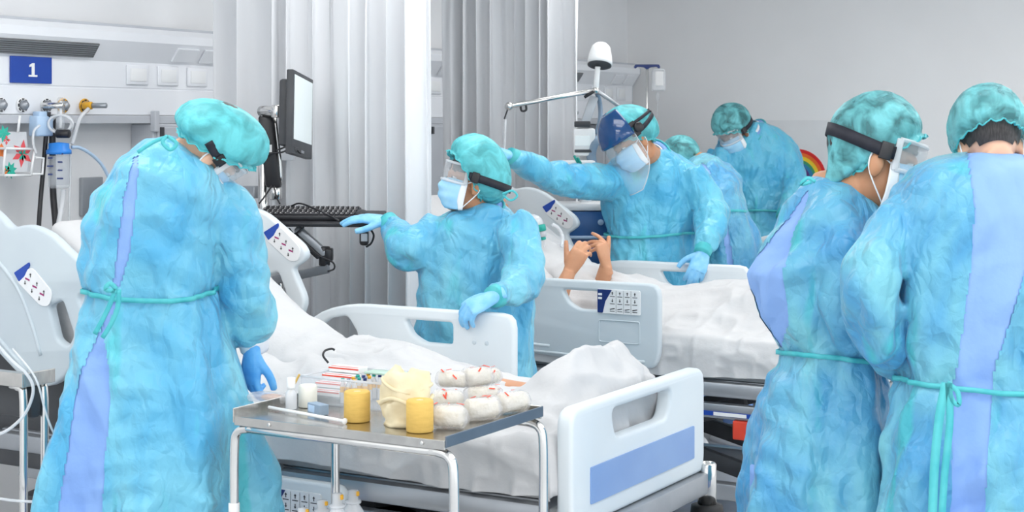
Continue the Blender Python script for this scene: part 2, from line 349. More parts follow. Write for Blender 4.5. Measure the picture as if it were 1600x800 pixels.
# ------------------------------------------------------------------ headwall units: canopy light, socket plates, gas outlets
UX = -4.8; PITCH = 2.15
def gas(parent, y, ring, z=1.727):
    g = mk('gas_outlet', lathe([(.029, 0), (.031, .004), (.029, .008), (.019, .008), (.019, .006), (.0, .006)], 24, (UX, y, z), (1, 0, 0)), ring, parent)
    mk('socket', lathe([(.019, 0), (.019, .014), (.014, .018), (.012, .024), (.0, .024)], 20, (UX+.006, y, z), (1, 0, 0)), 'steel', g)
    a = np.linspace(0, 2*PI, 9)[:-1]
    mk('ring_marks', join(*[obox((UX+.0082, y+math.cos(t)*.024, z+math.sin(t)*.024), (1, 0, 0), (0, -math.sin(t), math.cos(t)), (0, math.cos(t), math.sin(t)), .002, .012, .005) for t in a]), 'ink', g, smooth=False)
ULAB = ['white bed-head wall unit with the blue number sign', 'white bed-head wall unit between the two grey curtains', 'white bed-head wall unit behind the face-shield wearer, by the corner']
def headwall(i):
    y1 = 5.67+PITCH*i; y0 = y1-2.06
    t = thing('headwall_unit', ULAB[i], 'wall unit', (UX-.1, (y0+y1)/2, 1.66), 'bed-head wall units')
    prof = np.array([(-.099, 2.06), (.03, 2.06), (.06, 2.035), (.06, 2.0), (0, 1.915), (0, 1.808), (-.004, 1.806), (-.004, 1.801), (0, 1.799), (0, 1.692), (-.099, 1.692)])
    mk('canopy_body', loft([np.column_stack([UX+prof[:, 0], np.full(len(prof), y), prof[:, 1]]) for y in (y0, y1)]), 'unit', t, smooth=False)
    mk('end_cap', loft([np.column_stack([UX+prof[:, 0]*1.04, np.full(len(prof), y), prof[:, 1]]) for y in (y1, y1+.012)]), 'unitg', t, smooth=False)
    mk('trunking', box((UX-.099, y0, 1.655), (UX+.022, y1, 1.690), .003), 'unitg', t, smooth=False)
    mk('top_trim', box((UX-.09, y0, 2.06), (UX+.026, y1, 2.072), .002), 'unitg', t, smooth=False)
    # slanted lower face of the canopy carries the grille and two plates
    sl = np.array([-.06, 0, -.085]); sl /= np.linalg.norm(sl); nn = np.array([.085, 0, -.06]); nn /= np.linalg.norm(nn); md = np.array([UX+.03, 0, 1.957])
    def slant(name, ya, yb, h, m, th=.008):
        mk(name, obox(md+np.array([0, (ya+yb)/2, 0])+nn*th/2, (0, 1, 0), sl, nn, yb-ya, h, th, .003), m, t, smooth=False)
    slant('light_grille', y0+.15, y1-.83, .068, 'glassd')
    for q in range(7):
        mk('grille_slat', obox(md+np.array([0, (y0+y1-.68)/2, 0])+sl*(q-3)*.0095+nn*.009, (0, 1, 0), sl, nn, y1-y0-1.0, .0025, .004), 'steel', t, smooth=False)
    for a, b in ((.36, .22), (.18, .05)): slant('blank_plate', y1-a, y1-b, .07, 'unit', .01)
    for a in (.56, .37, .18):
        pl = mk('socket_plate', box((UX, y1-a-.065, 1.82), (UX+.010, y1-a+.065, 1.905), .006), 'unit', t)
        mk('socket_insert', box((UX+.010, y1-a-.048, 1.835), (UX+.013, y1-a+.048, 1.89), .001), 'white', pl)
    for a, r in ((1.31, 'white'), (1.20, 'white'), (1.075, 'white'), (.985, 'amber'), (.865, 'amber')): gas(t, y1-a, r)
    return t
for i in range(3): headwall(i)
LB2 = ['grey wall cabinet panel beside the bent worker\'s head', 'grey wall panel in the gap between the curtains', 'grey wall panel under the far corner wall unit']
for i in range(3):
    y1 = 5.67+PITCH*i
    t = thing('wall_cabinet', LB2[i], 'cabinet', (WX+.05, y1-.24, .9), 'grey wall cabinets')
    mk('cabinet_body', box((WX, y1-.49, .9), (UX+.03, y1, 1.654), .006), 'unitg', t, smooth=False)
    mk('cabinet_door', box((UX+.03, y1-.47, .92), (UX+.04, y1-.02, 1.64), .004), 'unitg', t, smooth=False)
    mk('latch', box((UX+.04, y1-.46, 1.60), (UX+.05, y1-.44, 1.64), .002), 'dark', t, smooth=False)
    s = mk('rail_bracket', box((UX+.022, y1-.50, 1.62), (UX+.05, y1-.47, 1.71), .004), 'unitg', t, smooth=False)
# number sign
a, b = onX(18, 87, UX+.012), onX(82, 131, UX+.012)
t = thing('bed_number_sign', 'blue number 1 sign on the wall unit at far left', 'sign', (UX, (a[1]+b[1])/2, b[2]))
mk('sign_board', box((UX+.001, a[1], b[2]), (UX+.009, b[1], a[2]), .001), 'sign', t, smooth=False)
DG = [(-.5, -.5), (.5, -.5), (.5, -.36), (.17, -.36), (.17, .5), (-.06, .5), (-.42, .36), (-.42, .2), (-.15, .27), (-.15, -.36), (-.5, -.36)]
mk('digit', plate(np.array(DG)*(.044, .054), [], .003, .0003, (0, 1, 0), (0, 0, 1), (1, 0, 0), (UX+.0105, (a[1]+b[1])/2+.005, (a[2]+b[2])/2)), 'signw', t, smooth=False)

# ------------------------------------------------------------------ gas fittings at bed 1
t = thing('suction_set', 'suction flowmeter with blue-lidded clear jar hung on the wall unit', 'suction set', onX(92, 300, UX+.10))
g3 = onX(65, 165, UX+.03)
mk('connector', cyl(g3, g3+np.array([.09, .03, 0]), .012), 'chrome', t)
fl = onX(95, 180, UX+.10)
mk('flow_tube', lathe([(.012, 0), (.015, .01), (.015, .12), (.009, .125), (.0, .125)], 16, fl+np.array([0, 0, -.055])), 'clear', t)
mk('flow_stem', cyl(fl+np.array([0, 0, -.05]), fl+np.array([0, 0, .055]), .005), 'white', t)
kb = onX(103, 209, UX+.13); mk('knob', cyl(kb+np.array([-.03, -.02, 0]), kb+np.array([.02, .0, 0]), .017), 'black', t)
jc = onX(92, 260, UX+.11)
def hh(py): return onX(92, py, UX+.11)[2]
lid = mk('jar_lid', lathe([(.0, hh(241)), (.049, hh(241)), (.049, hh(235)), (.04, hh(232)), (.04, hh(224)), (.0, hh(222))], 28, (jc[0], jc[1], 0)), 'cap_blue', t)
mk('jar', lathe([(.036, hh(294)), (.041, hh(291)), (.044, hh(243)), (.042, hh(243)), (.038, hh(289)), (.0, hh(289))], 28, (jc[0], jc[1], 0)), 'clear', t)
dirj = cv(0, 0, -1); rj = cv(1, 0, 0); tk = []
for q in range(7): tk.append(obox(jc+dirj*.0425+rj*(-.022 if q % 2 else .017)+np.array([0, 0, .05-.016*q]), rj, UP, dirj, .018 if q % 3 else .024, .006, .0012))
mk('jar_print', join(*tk), 'navy', t, smooth=False)
mk('coil', tube([fl+cv(.045*math.cos(q)*(1+.1*math.sin(q*.37)), .035*math.sin(q)-.035, .02*math.sin(q*.5)) for q in np.linspace(0, 6*PI, 50)], .005, 8, 2), 'clearw', t)
mk('bracket', obox(onX(64, 197, UX+.04), (1, 0, 0), (0, 1, 0), UP, .05, .085, .08, .006), 'paleblue', t)
mk('bracket_top', obox(onX(65, 180, UX+.04), (1, 0, 0), (0, 1, 0), UP, .04, .06, .03, .005), 'paleblue', t)
def hose(name, pts, r, m, lab, cat='hose', n=6, group=None): return mkc(name, tube(pts, r, 10, n), m, label=lab, cat=cat, group=group)
t = thing('wall_plug', 'grey metal probe plugged into the right-hand yellow gas outlet', 'plug', onX(140, 166, UX+.03))
p0 = onX(130, 165, UX+.024); mk('plug_body', cyl(p0, p0+np.array([.04, .01, 0]), .016), 'amber', t)
mk('plug_barrel', cyl(p0+np.array([.04, .01, 0]), p0+np.array([.10, .03, 0]), .011), 'steel', t)
XU = UX+.11
hose('suction_hose', [onX(138, 170, UX+.1), onX(125, 185, XU), onX(117, 210, XU), onX(113, 225, XU)], .008, 'clearw', 'short clear hose from yellow outlet to suction jar')
hose('drain_hose', [onX(99, 296, XU), onX(97, 320, XU), onX(90, 355, XU), onX(80, 390, XU), onX(74, 430, XU)], .010, 'clearw', 'clear corrugated hose hanging from the suction jar')
hose('black_hose', [onX(76, 175, UX+.06), onX(73, 200, UX+.05), onX(68, 260, UX+.05), onX(62, 330, UX+.06), onX(57, 420, UX+.07)], .009, 'black', 'thin black hose hanging left of the suction jar')
hose('thick_black_hose', [onX(82, 180, UX+.05), onX(82, 230, UX+.05), onX(83, 300, UX+.05), onX(87, 350, UX+.07), onX(92, 430, UX+.09)], .013, 'black', 'thicker black hose hanging behind the suction jar')
hose('oxygen_tube', [onX(112, 230, XU), onX(125, 231, XU), onX(145, 243, XU), onX(162, 262, XU), onX(180, 300, XU)], .007, 'paleblue', 'pale blue tube curving right from the suction jar')
hose('thin_tube', [onX(109, 225, XU), onX(110, 270, XU), onX(108, 330, XU), onX(110, 420, XU)], .004, 'clearw', 'thin clear tube hanging straight down by the jar')
hose('loop_tube', [onX(62, 196, XU), onX(53, 205, XU), onX(52, 225, XU), onX(57, 240, XU)], .005, 'clearw', 'small loop of clear tube left of the flowmeter')
# floral box in wire basket
t = thing('wire_basket', 'white wire basket hung on the trunking, holding the floral box', 'basket', onX(28, 275, UX+.05))
def bx_(px, py, d=.10): return onX(px, py, UX+d)
wr = []
for L_ in ([(8, 232), (54, 233)], [(54, 233), (48, 274)], [(48, 274), (5, 274)], [(8, 232), (5, 274)], [(55, 246), (68, 247), (66, 272), (50, 272)], [(-40, 232), (8, 232)], [(-40, 274), (5, 274)], [(31, 181), (28, 207)]):
    wr.append(tube([bx_(*p) for p in L_], .005, 8, 1, False))
for (px, py) in ((54, 233), (48, 274), (8, 232), (5, 274)): wr.append(tube([bx_(px, py), bx_(px, py, .0)], .004, 6, 1, False))
mk('basket_wire', join(*wr), 'white', t)
t = thing('floral_box', 'floral printed box in the wire basket at far left', 'box', onX(10, 270, UX+.05))
pl = np.array([bx_(-45, 206, .085), bx_(41, 206, .085), bx_(47, 268, .085), bx_(-45, 272, .085)]); bk = pl+np.array([-.06, 0, 0])
mk('carton', (np.vstack([pl, bk]), [[0, 1, 2, 3], [7, 6, 5, 4], [0, 4, 5, 1], [1, 5, 6, 2], [2, 6, 7, 3], [3, 7, 4, 0]]), mat('carton paper', (.66, .68, .71), .6, var=((.62, .64, .67), 20, 2)), t, smooth=False)
def petals(px, py, r, n, w, a0=0):
    c = bx_(px, py, .0855); P_ = []
    for q in range(n):
        a = a0+q*2*PI/n; d = np.array([0, math.cos(a), math.sin(a)]); s = np.array([0, -math.sin(a), math.cos(a)])
        P_.append((np.array([c, c+d*r*.5+s*w, c+d*r, c+d*r*.5-s*w])+np.array([.0006*(q % 2), 0, 0]), [[0, 1, 2, 3]]))
    return join(*P_)
mk('printed_petals', join(petals(35, 240, .055, 6, .012, .4), petals(10, 219, .02, 4, .006)), mat('coral print', (.75, .08, .10), .5, var=((.8, .12, .13), 20, 2)), t, smooth=False)
mk('printed_leaves', join(petals(35, 242, .026, 8, .006, .1), petals(6, 209, .035, 7, .008), petals(16, 266, .035, 8, .008, .2)), mat('jade print', (.02, .40, .30), .5, var=((.03, .5, .38), 20, 2)), t, smooth=False)
mk('printed_bird', join(petals(2, 236, .03, 5, .012, .3), petals(12, 267, .02, 5, .006)), mat('orange print', (.85, .25, .06), .5, var=((.8, .2, .05), 20, 2)), t, smooth=False)

# ------------------------------------------------------------------ curtains
def curtain(name, lab, Y, x0, x1, seed, amp=.075, nf=9):
    r = np.random.default_rng(seed); n = 420; u = np.linspace(0, 1, n)
    w = u+.035*np.sin(2*PI*(u*2.3+r.random()))+.02*np.sin(2*PI*(u*5.1+r.random()))
    zs = np.linspace(.14, 2.66, 26); rings = []
    for z in zs:
        k = (z-.1)/2.56; ph = 2*PI*nf*(w+.006*math.sin(z*2.2+seed))
        a = amp*(.75+.5*np.sin(2*PI*(u*1.7+r_ph(seed)))*.5)*(1.05-.25*k)
        y = Y+a*(np.sin(ph)+.28*np.sin(2*ph+1+.5*z)+.12*np.sin(3.1*ph+z))
        x = x0+(x1-x0)*(u+.010*np.sin(2*ph))
        rings.append(np.column_stack([x, y, np.full(n, z)]))
    v, f = loft(rings, close=False)
    t = thing(name, lab, 'curtain', ((x0+x1)/2, Y, .14), 'bed curtains')
    mk('curtain_cloth', (v, f), 'curtain', t, solid=.003)
    mk('curtain_track', box((WX, Y-.015, 2.70), (x1+1.2, Y+.015, 2.73), .004), 'white', t, smooth=False)
    for q in range(10):
        x = x0+(x1-x0)*(q+.5)/10; mk('track_hook', cyl((x, Y, 2.65), (x, Y, 2.702), .005, 8), 'white', t)
    mk('track_hanger', cyl((x1+1.0, Y, 2.73), (x1+1.0, Y, HC), .008, 8), 'white', t)
def r_ph(s): return (s*.618) % 1
curtain('bed_curtain', 'pale grey pleated curtain behind the computer monitor', 5.37, -4.60, -3.485, 3, .065, 9)
curtain('bed_curtain', 'pale grey pleated curtain behind the outstretched arm', 7.25, -4.62, -3.78, 8, .07, 9)

# ------------------------------------------------------------------ beds
XF = -2.03
LX, LZ = np.array([1., 0, 0]), np.array([0, 0, 1.])
FOOTR = fillet([(-2.715, .72), (-2.715, 1.005), (-3.40, 1.005), (-3.55, .965), (-3.66, .86), (-3.60, .70), (-2.80, .66), (-2.74, .66)], [.04, .05, .2, .15, .05, .08, .03, .03])
FH1 = fillet([(-3.55, .90), (-3.49, .945), (-3.41, .96), (-3.365, .90), (-3.37, .875), (-3.48, .858)], .018)
FH2 = fillet([(-3.16, .962), (-2.96, .962), (-2.96, .885), (-3.08, .885), (-3.13, .91)], .016)
HEADR = fillet([(-3.590, 1.165), (-3.610, 1.205), (-3.79, 1.325), (-3.88, 1.345), (-3.96, 1.33), (-4.02, 1.375), (-4.13, 1.43), (-4.22, 1.40), (-4.27, 1.2), (-4.22, 1.07), (-4.08, .955), (-3.92, .845), (-3.84, .815), (-3.76, .825), (-3.63, .93), (-3.595, 1.0), (-3.66, 1.12), (-3.63, 1.135)], [.03, .04, .05, .03, .02, .03, .04, .05, .08, .08, .1, .05, .05, .05, .03, .04, .02, .02])
HH = fillet([(-3.785, 1.085), (-3.725, 1.105), (-3.675, .995), (-3.70, .955), (-3.75, .975)], .016)
def arrow(c, up, s, au, av, aw):
    d = s if up else -s
    P_ = np.array([(-.12*s, -.5*d), (.12*s, -.5*d), (.12*s, .05*d), (.35*s, .05*d), (0, .5*d), (-.35*s, .05*d), (-.12*s, .05*d)])
    return np.asarray(c)+P_[:, :1]*au+P_[:, 1:]*av, [list(range(7))]
def foot_panel(rail, y, out, z0=0):
    aw = np.array([0, out, 0]); o = np.array([-2.895, y, .925+z0]); au = LX*(1 if out < 0 else -1); av = LZ
    mk('control_panel', plate(fillet([(-.098, -.05), (.098, -.05), (.098, .05), (-.098, .05)], .008), [], .005, .001, au, av, aw, o+aw*.0025), 'white', rail, smooth=False)
    sw = plate(fillet([(-.096, -.048), (-.072, -.048), (-.06, 0), (-.03, .048), (-.096, .048)], .003), [], .0016, .0002, au, av, aw, o+aw*.0058)
    mk('panel_print', sw, 'navy', rail, smooth=False)
    S_ = []
    for i in range(4):
        for j in range(3):
            c = o+aw*.0062+au*(-.028+.034*i)+av*(.03-.03*j)
            S_.append(arrow(c+av*.004, j == 0, .014, au, av, aw)) if j < 2 else S_.append((c+np.array([au*.011*s+av*.004*q for s, q in ((-1, -1), (1, .2), (1, 1), (-1, 0))]), [[0, 1, 2, 3]]))
            S_.append((c+np.array([au*.011*s+av*(-.009+.0013*q) for s, q in ((-1, -1), (1, -1), (1, 1), (-1, 1))]), [[0, 1, 2, 3]]))
    for i in range(3): S_.append((o+aw*.0062+np.array([au*(-.011+.034*i+.0006*s)+av*.046*q for s, q in ((-1, -1), (1, -1), (1, 1), (-1, 1))]), [[0, 1, 2, 3]]))
    mk('panel_symbols', join(*S_), 'ink', rail, smooth=False)
    for j in range(2): mk('panel_key', obox(o+aw*.0065+au*-.084+av*(.028-.016*j), au, av, aw, .018, .009, .001), 'white', rail, smooth=False)
def head_panel(rail, y, out, dx=0, dz=0):
    aw = np.array([0, out, 0]); o = np.array([-3.69+dx, y, 1.205+dz]); d = nz([.82, 0, -.57]); nrm_ = nz([.57, 0, .82]); au, av = d, nrm_
    ol = fillet([(-.085, -.035), (.055, -.035), (.085, -.01), (.07, .035), (-.055, .045)], .02)
    mk('control_panel', plate(ol, [], .005, .001, au, av, aw, o+aw*.0025), 'white', rail, smooth=False)
    mk('panel_print', plate(fillet([(-.105, -.02), (-.07, -.03), (-.06, .0), (-.062, .044), (-.07, .05)], .004), [], .004, .0003, au, av, aw, o+aw*.0035), mat('blue print', (.01, .06, .40), .4, var=((.012, .07, .42), 20, 2)), rail, smooth=False)
    S_ = []
    for i, (a, b) in enumerate(((-.04, .02), (-.045, -.015), (.0, .015), (-.005, -.018), (.04, .012), (.035, -.018))):
        S_.append(arrow(o+aw*.006+au*a+av*b, i % 2 == 0, .014, LX, LZ, aw))
    mk('panel_symbols', join(*S_), 'ink', rail, smooth=False)
    S_ = []
    for i, a in enumerate((-.043, -.003, .037)): S_.append((o+aw*.006+au*a+av*.001+np.array([LX*.010*s+LZ*(.003*q-.003*s) for s, q in ((-1, -1), (1, -1), (1, 1), (-1, 1))]), [[0, 1, 2, 3]]))
    mk('panel_figures', join(*S_), mat('magenta print', (.35, .02, .16), .5, var=((.4, .03, .18), 20, 2)), rail, smooth=False)
def make_bed(i, label, near_down):
    y0 = 3.76+PITCH*i; yf = y0+.97; ym = (y0+yf)/2
    t = thing('hospital_bed', label, 'bed', ((XF-1.1), ym, 0), 'hospital beds')
    ax = ((0, 1, 0), (0, 0, 1), (1, 0, 0))
    fb = mk('footboard', plate(fillet([(y0+.045, .555), (yf-.045, .555), (yf-.035, .60), (yf-.035, .885), (y0+.035, .885), (y0+.035, .60)], [.02, .02, .02, .055, .055, .02], 6),
            [fillet([(ym-.21, .85), (ym+.20, .85), (ym+.17, .765), (ym-.18, .765)], .035, 6)], .05, .013, *ax, (XF, 0, 0)), 'plastic', t, auto=40)
    mk('inset_panel', plate(fillet([(ym-.345, .61), (ym+.36, .61), (ym+.36, .712), (ym-.345, .712)], .006), [], .006, .001, *ax, (XF+.026, 0, 0)), 'blue', fb, smooth=False)
    mk('headboard', plate(fillet([(y0+.06, .60), (yf-.06, .60), (yf-.04, 1.12), (y0+.04, 1.12)], [.03, .03, .1, .1], 6), [fillet([(ym-.2, 1.06), (ym+.2, 1.06), (ym+.2, .98), (ym-.2, .98)], .03)], .04, .012, *ax, (XF-2.30, 0, 0)), 'plastic', t, auto=40)
    for side, y in ((-1, y0), (1, yf)):
        dz = -.395 if (side < 0 and near_down) else 0
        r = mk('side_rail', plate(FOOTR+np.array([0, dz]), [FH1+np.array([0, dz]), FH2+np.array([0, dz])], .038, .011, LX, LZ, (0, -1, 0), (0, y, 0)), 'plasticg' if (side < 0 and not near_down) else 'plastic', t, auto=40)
        if side < 0:
            foot_panel(r, y-.019, -1, dz)
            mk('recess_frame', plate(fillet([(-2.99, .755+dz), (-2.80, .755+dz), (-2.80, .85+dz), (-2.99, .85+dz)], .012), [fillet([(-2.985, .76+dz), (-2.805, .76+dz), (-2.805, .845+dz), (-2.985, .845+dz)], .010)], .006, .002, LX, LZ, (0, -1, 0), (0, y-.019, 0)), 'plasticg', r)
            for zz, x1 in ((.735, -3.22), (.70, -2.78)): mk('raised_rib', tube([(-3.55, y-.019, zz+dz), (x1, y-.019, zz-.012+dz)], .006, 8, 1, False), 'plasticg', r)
        else:
            for q in (-2.87, -2.82): mk('rail_screw', cyl((q, y-.021, .90), (q, y-.018, .90), .008), 'plasticg', r)
        sh = np.array([-.11, -.02]) if side < 0 else np.zeros(2)
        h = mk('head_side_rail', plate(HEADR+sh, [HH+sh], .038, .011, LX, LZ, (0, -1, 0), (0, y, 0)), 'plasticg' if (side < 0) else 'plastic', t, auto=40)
        head_panel(h, y-.019, -1, *((-.26, -.085) if side < 0 else (0, 0)))
        if side < 0:
            mk('raised_rib', tube([(-4.31, y-.019, 1.080), (-4.04, y-.019, 0.880), (-3.99, y-.019, 0.845)], .007, 8, 1, False), 'plasticg', h)
            mk('raised_rib', tube([(-4.31, y-.019, 1.140), (-4.13, y-.019, 1.010)], .007, 8, 1, False), 'plasticg', h)
            mk('edge_rib', tube([(-4.31, y-.019, 1.310), (-4.16, y-.019, 1.220), (-4.04, y-.019, 1.120), (-3.97, y-.019, 1.000), (-3.93, y-.019, 0.900)], .007, 8, 5), 'plasticg', h)
        for x in (-3.0, -3.35): mk('rail_arm', tube([(x, y+side*-.03, .62), (x+.01, y-side*.025, .70+dz*.2), (x+.02, y-side*.02, .82+dz)], .016, 10, 4), 'steel', t)
    # mattress and deck
    MT = .755
    prof = [(-2.09, .63), (-2.09, MT), (-3.36, MT), (-3.47, MT+.03), (-4.07, 1.20), (-4.18, 1.10), (-3.55, .66), (-3.45, .63)]
    prof = fillet(prof, [.02, .03, .1, .1, .04, .04, .05, .05], 4)
    mk('mattress', loft([np.column_stack([prof[:, 0], np.full(len(prof), y), prof[:, 1]]) for y in (y0+.06, y0+.075, yf-.075, yf-.06)]), 'sheet', t, auto=40)
    wd_ = np.array([(-3.52, .60), (-4.16, 1.06), (-4.24, 1.02), (-4.26, .50), (-3.60, .50)])
    mk('backrest_dark_fill', loft([np.column_stack([wd_[:, 0], np.full(5, y), wd_[:, 1]]) for y in (y0+.075, yf-.075)]), 'dark', t, smooth=False)  # solid dark wedge for the shaded space and mechanism under the backrest
    mk('side_cover', box((-4.26, y0+.02, .51), (-3.58, y0+.074, .60), .02), 'dark', t, auto=40)
    for y in (y0+.035, yf-.035): mk('side_bar', box((-4.25, y-.022, .565), (-2.08, y+.022, .625), .012), 'steel', t, auto=40)
    for y in (y0+.06, yf-.06): mk('lower_side_bar', box((-4.1, y-.02, .475), (-2.15, y+.02, .535), .008), 'steel', t, auto=40)
    mk('bar_stripe', box((-2.62, y0+.032, .487), (-2.18, y0+.04, .505), .001), 'sign', t, smooth=False)
    mk('bar_label', box((-2.50, y0+.029, .489), (-2.36, y0+.032, .503), .0005), 'signw', t, smooth=False)
    mk('deck', box((-4.2, y0+.06, .585), (-2.12, yf-.06, .628), .008), 'steel', t, auto=40)
    mk('foot_bar', box((XF-.02, y0+.07, .485), (XF+.045, yf-.05, .553), .008), 'steel', t, auto=40)
    for y in (y0+.05, yf-.03):
        p = mk('corner_post', lathe([(.030, .44), (.030, .575), (.026, .58), (.018, .58), (.018, .55), (0, .55)], 20, (XF+.03, y, 0)), 'chrome', t)
        mk('bumper', lathe([(.03, .33), (.048, .35), (.053, .42), (.05, .445), (.028, .45)], 20, (XF+.03, y, 0)), 'rubber', p)
    mk('red_release_box', box((-2.42, y0+.03, .40), (-2.31, y0+.08, .475), .006), 'red', t, smooth=False)
    # scissor lift, base and castors
    for s in (-1, 1):
        for (xa, za, xb, zb) in ((-3.6, .50, -2.35, .20), (-3.6, .20, -2.45, .50)):
            d = nz([xb-xa, 0, zb-za]); mk('lift_arm', obox(((xa+xb)/2, ym+s*.22, (za+zb)/2), d, (0, 1, 0), np.cross(d, (0, 1, 0)), math.hypot(xb-xa, zb-za), .04, .07, .01), 'dark', t, auto=40)
        mk('base_bar', box((-4.0, ym+s*.34-.03, .13), (-2.25, ym+s*.34+.03, .20), .012), 'steel', t, auto=40)
    for x in (-4.0, -2.25): mk('base_cross_bar', box((x-.04, ym-.40, .13), (x+.04, ym+.40, .205), .012), 'steel', t, auto=40)
    mk('base_cover', box((-4.15, ym-.42, .14), (-3.1, ym+.42, .42), .05), 'dark', t, auto=40)  # cover enlarged and dark, also standing for the shadow beneath the bed
    for x in (-4.0, -2.25):
        for s in (-1, 1):
            c = mk('castor', cyl((x, ym+s*.40-.028, .075), (x, ym+s*.40+.028, .075), .075, 24), 'dark', t)
            mk('castor_fork', box((x-.045, ym+s*.40-.04, .10), (x+.045, ym+s*.40+.04, .20), .02), 'steel', c, auto=40)
            mk('castor_hub', cyl((x, ym+s*.40-.04, .075), (x, ym+s*.40+.04, .075), .02), 'chrome', c)
    return t
make_bed(0, 'white hospital bed in the foreground, its blue-panelled footboard nearest', True)
make_bed(1, 'hospital bed in the middle, patient\'s clasped hands above its rail', False)
make_bed(2, 'hospital bed farthest back, by the corner, behind bent workers', False)

# ------------------------------------------------------------------ bed linen, draped over the legs of whoever lies there
def linen(i, lab, Hf, x0, x1, hang, seed, wr=.012, slack=0):
    y0 = 3.76+PITCH*i; r = np.random.default_rng(seed); nx, nt_, ns = 190, 84, 26
    xs = np.linspace(x0, x1, nx); ye0, ye1 = y0+.035, y0+.935; rows = []
    for x in xs:
        yt = np.linspace(ye0, ye1, nt_); zt = Hf(np.full(nt_, x), yt-y0)
        k = np.linspace(0, 1, ns+1)[1:]
        hb = hang(x)
        def side(ye, ze, sg):
            z = ze-(ze-hb)*k
            off = .016*np.sin(np.minimum(k*5, PI/2))+.010*k*np.sin(x*17+1.3*np.sin(x*9)+seed)+.006*np.sin(x*41+seed)*k
            return np.column_stack([np.full(ns, x), ye+sg*(off+.004), z])
        a = side(ye0, zt[0], -1)[::-1]; b = side(ye1, zt[-1], 1)
        rows.append(np.vstack([a, np.column_stack([np.full(nt_, x), yt, zt]), b]))
    for k in (.2, .45, .7, 1.0):                    # tucked down inside the footboard
        e = rows[nx-1].copy(); e[:, 2] = np.minimum(e[:, 2], e[:, 2]*(1-k)+.63*k); e[:, 0] += .010*min(1, k*2); rows.append(e)
    v, f = loft(rows, close=False); f = np.array(f); v = lap(v, f, 2)
    n = normals(v, f); n *= np.sign((n[:, 2]+1e-6).mean())
    q = v+.25*np.column_stack([vnoise(v*3+s) for s in (0, 7, 13)])
    d = wr*(ridge(q*[5, 8, 7], 1.4)-.42)+wr*.5*(ridge(q*[13, 17, 13]+3, 1.5)-.4)+wr*.8*(vnoise(q*4+9)-.5)
    v = v+n*d[:, None]
    v[:, 1] = np.clip(v[:, 1], y0+.005, y0+.955)
    return mkc('bed_sheet', (v, f), 'sheet', label=lab, cat='bed sheet', group='white bed sheets', solid=.004)
def bumpf(x, y, cx, cy, sx, sy): return np.exp(-((x-cx)/sx)**2-((y-cy)/sy)**2)
def H1(x, y):
    body = .785+.0*x
    lat = np.exp(-((y-.50)/.30)**4)
    leg = np.interp(x, [-3.75, -3.5, -3.3, -3.05, -2.85, -2.65, -2.5, -2.35, -2.25, -2.17, -2.1, -2.05], [.24, .20, .15, .14, .12, .085, .06, .085, .15, .185, .10, .06])
    tent = .05*bumpf(x, y, -2.2, .40, .08, .14)
    return body+leg*lat+tent+.02*np.sin(x*7+y*5)*lat
linen(0, 'white sheet draped over the patient on the foreground bed', H1, -3.62, -2.075, lambda x: .645+.012*math.sin(x*6), 2, .026)
def H2(x, y):
    lat = np.exp(-((y-.52)/.30)**4)
    leg = np.interp(x, [-3.35, -3.1, -2.9, -2.6, -2.4, -2.2, -2.06], [.20, .17, .14, .14, .17, .20, .10])
    return .80+leg*lat+.02*np.sin(x*8+y*6)*lat
linen(1, 'white sheet over the legs of the patient with clasped hands', H2, -3.42, -2.075, lambda x: .64+.01*math.sin(x*5), 5, .022)
def H3(x, y): return .80+.16*np.exp(-((y-.5)/.3)**4)+.02*np.sin(x*7)
linen(2, 'white sheet on the farthest bed by the corner', H3, -3.45, -2.075, lambda x: .64, 9, .014)
for i in range(3):
    y0 = 3.76+PITCH*i
    lab = ['white pillow on the raised back of the foreground bed', 'white pillow on the raised back of the middle bed', 'white pillow on the raised back of the farthest bed'][i]
    v, f = box((-.30, -.36, -.06), (.30, .36, .06), .055, 5); v[:, 2] *= 1-.5*np.minimum(1, (np.abs(v[:, 0])/.30)**4+(np.abs(v[:, 1])/.36)**4)
    d = nz([-.82, 0, .57]); n_ = nz([.57, 0, .82])
    v = v@np.stack([d*.62, np.array([0, 1., 0]), n_])+np.array([-3.90, y0+.485, 1.205]); mkc('pillow', (v, f), 'sheet', label=lab, cat='pillow', group='pillows')
# ================================================================== people
def basis(f, u):
    f = nz(f); u = np.asarray(u, float); l = nz(np.cross(u, f)); u = np.cross(f, l); return np.stack([f, l, u], 1)   # columns: forward, left, up
HEADP = [((-.012, 0, .030), (.100, .077, .096)), ((.022, 0, -.035), (.070, .060, .085)), ((.050, 0, -.098), (.036, .036, .026)), ((.0, 0, -.06), (.06, .058, .06)),
         ((.088, 0, -.030), (.020, .013, .026)), ((.082, 0, -.008), (.014, .010, .026)), ((.080, 0, -.072), (.014, .026, .012)), ((.072, 0, .012), (.022, .052, .016)),
         ((.060, .036, -.040), (.026, .020, .022)), ((.060, -.036, -.040), (.026, .020, .022)), ((-.004, .080, -.018), (.019, .009, .032)), ((-.004, -.080, -.018), (.019, .009, .032))]
def head_parts(o, R, s): return [ell(np.asarray(o)+R@(np.array(c)*s), np.array(r)*s, R) for c, r in HEADP]
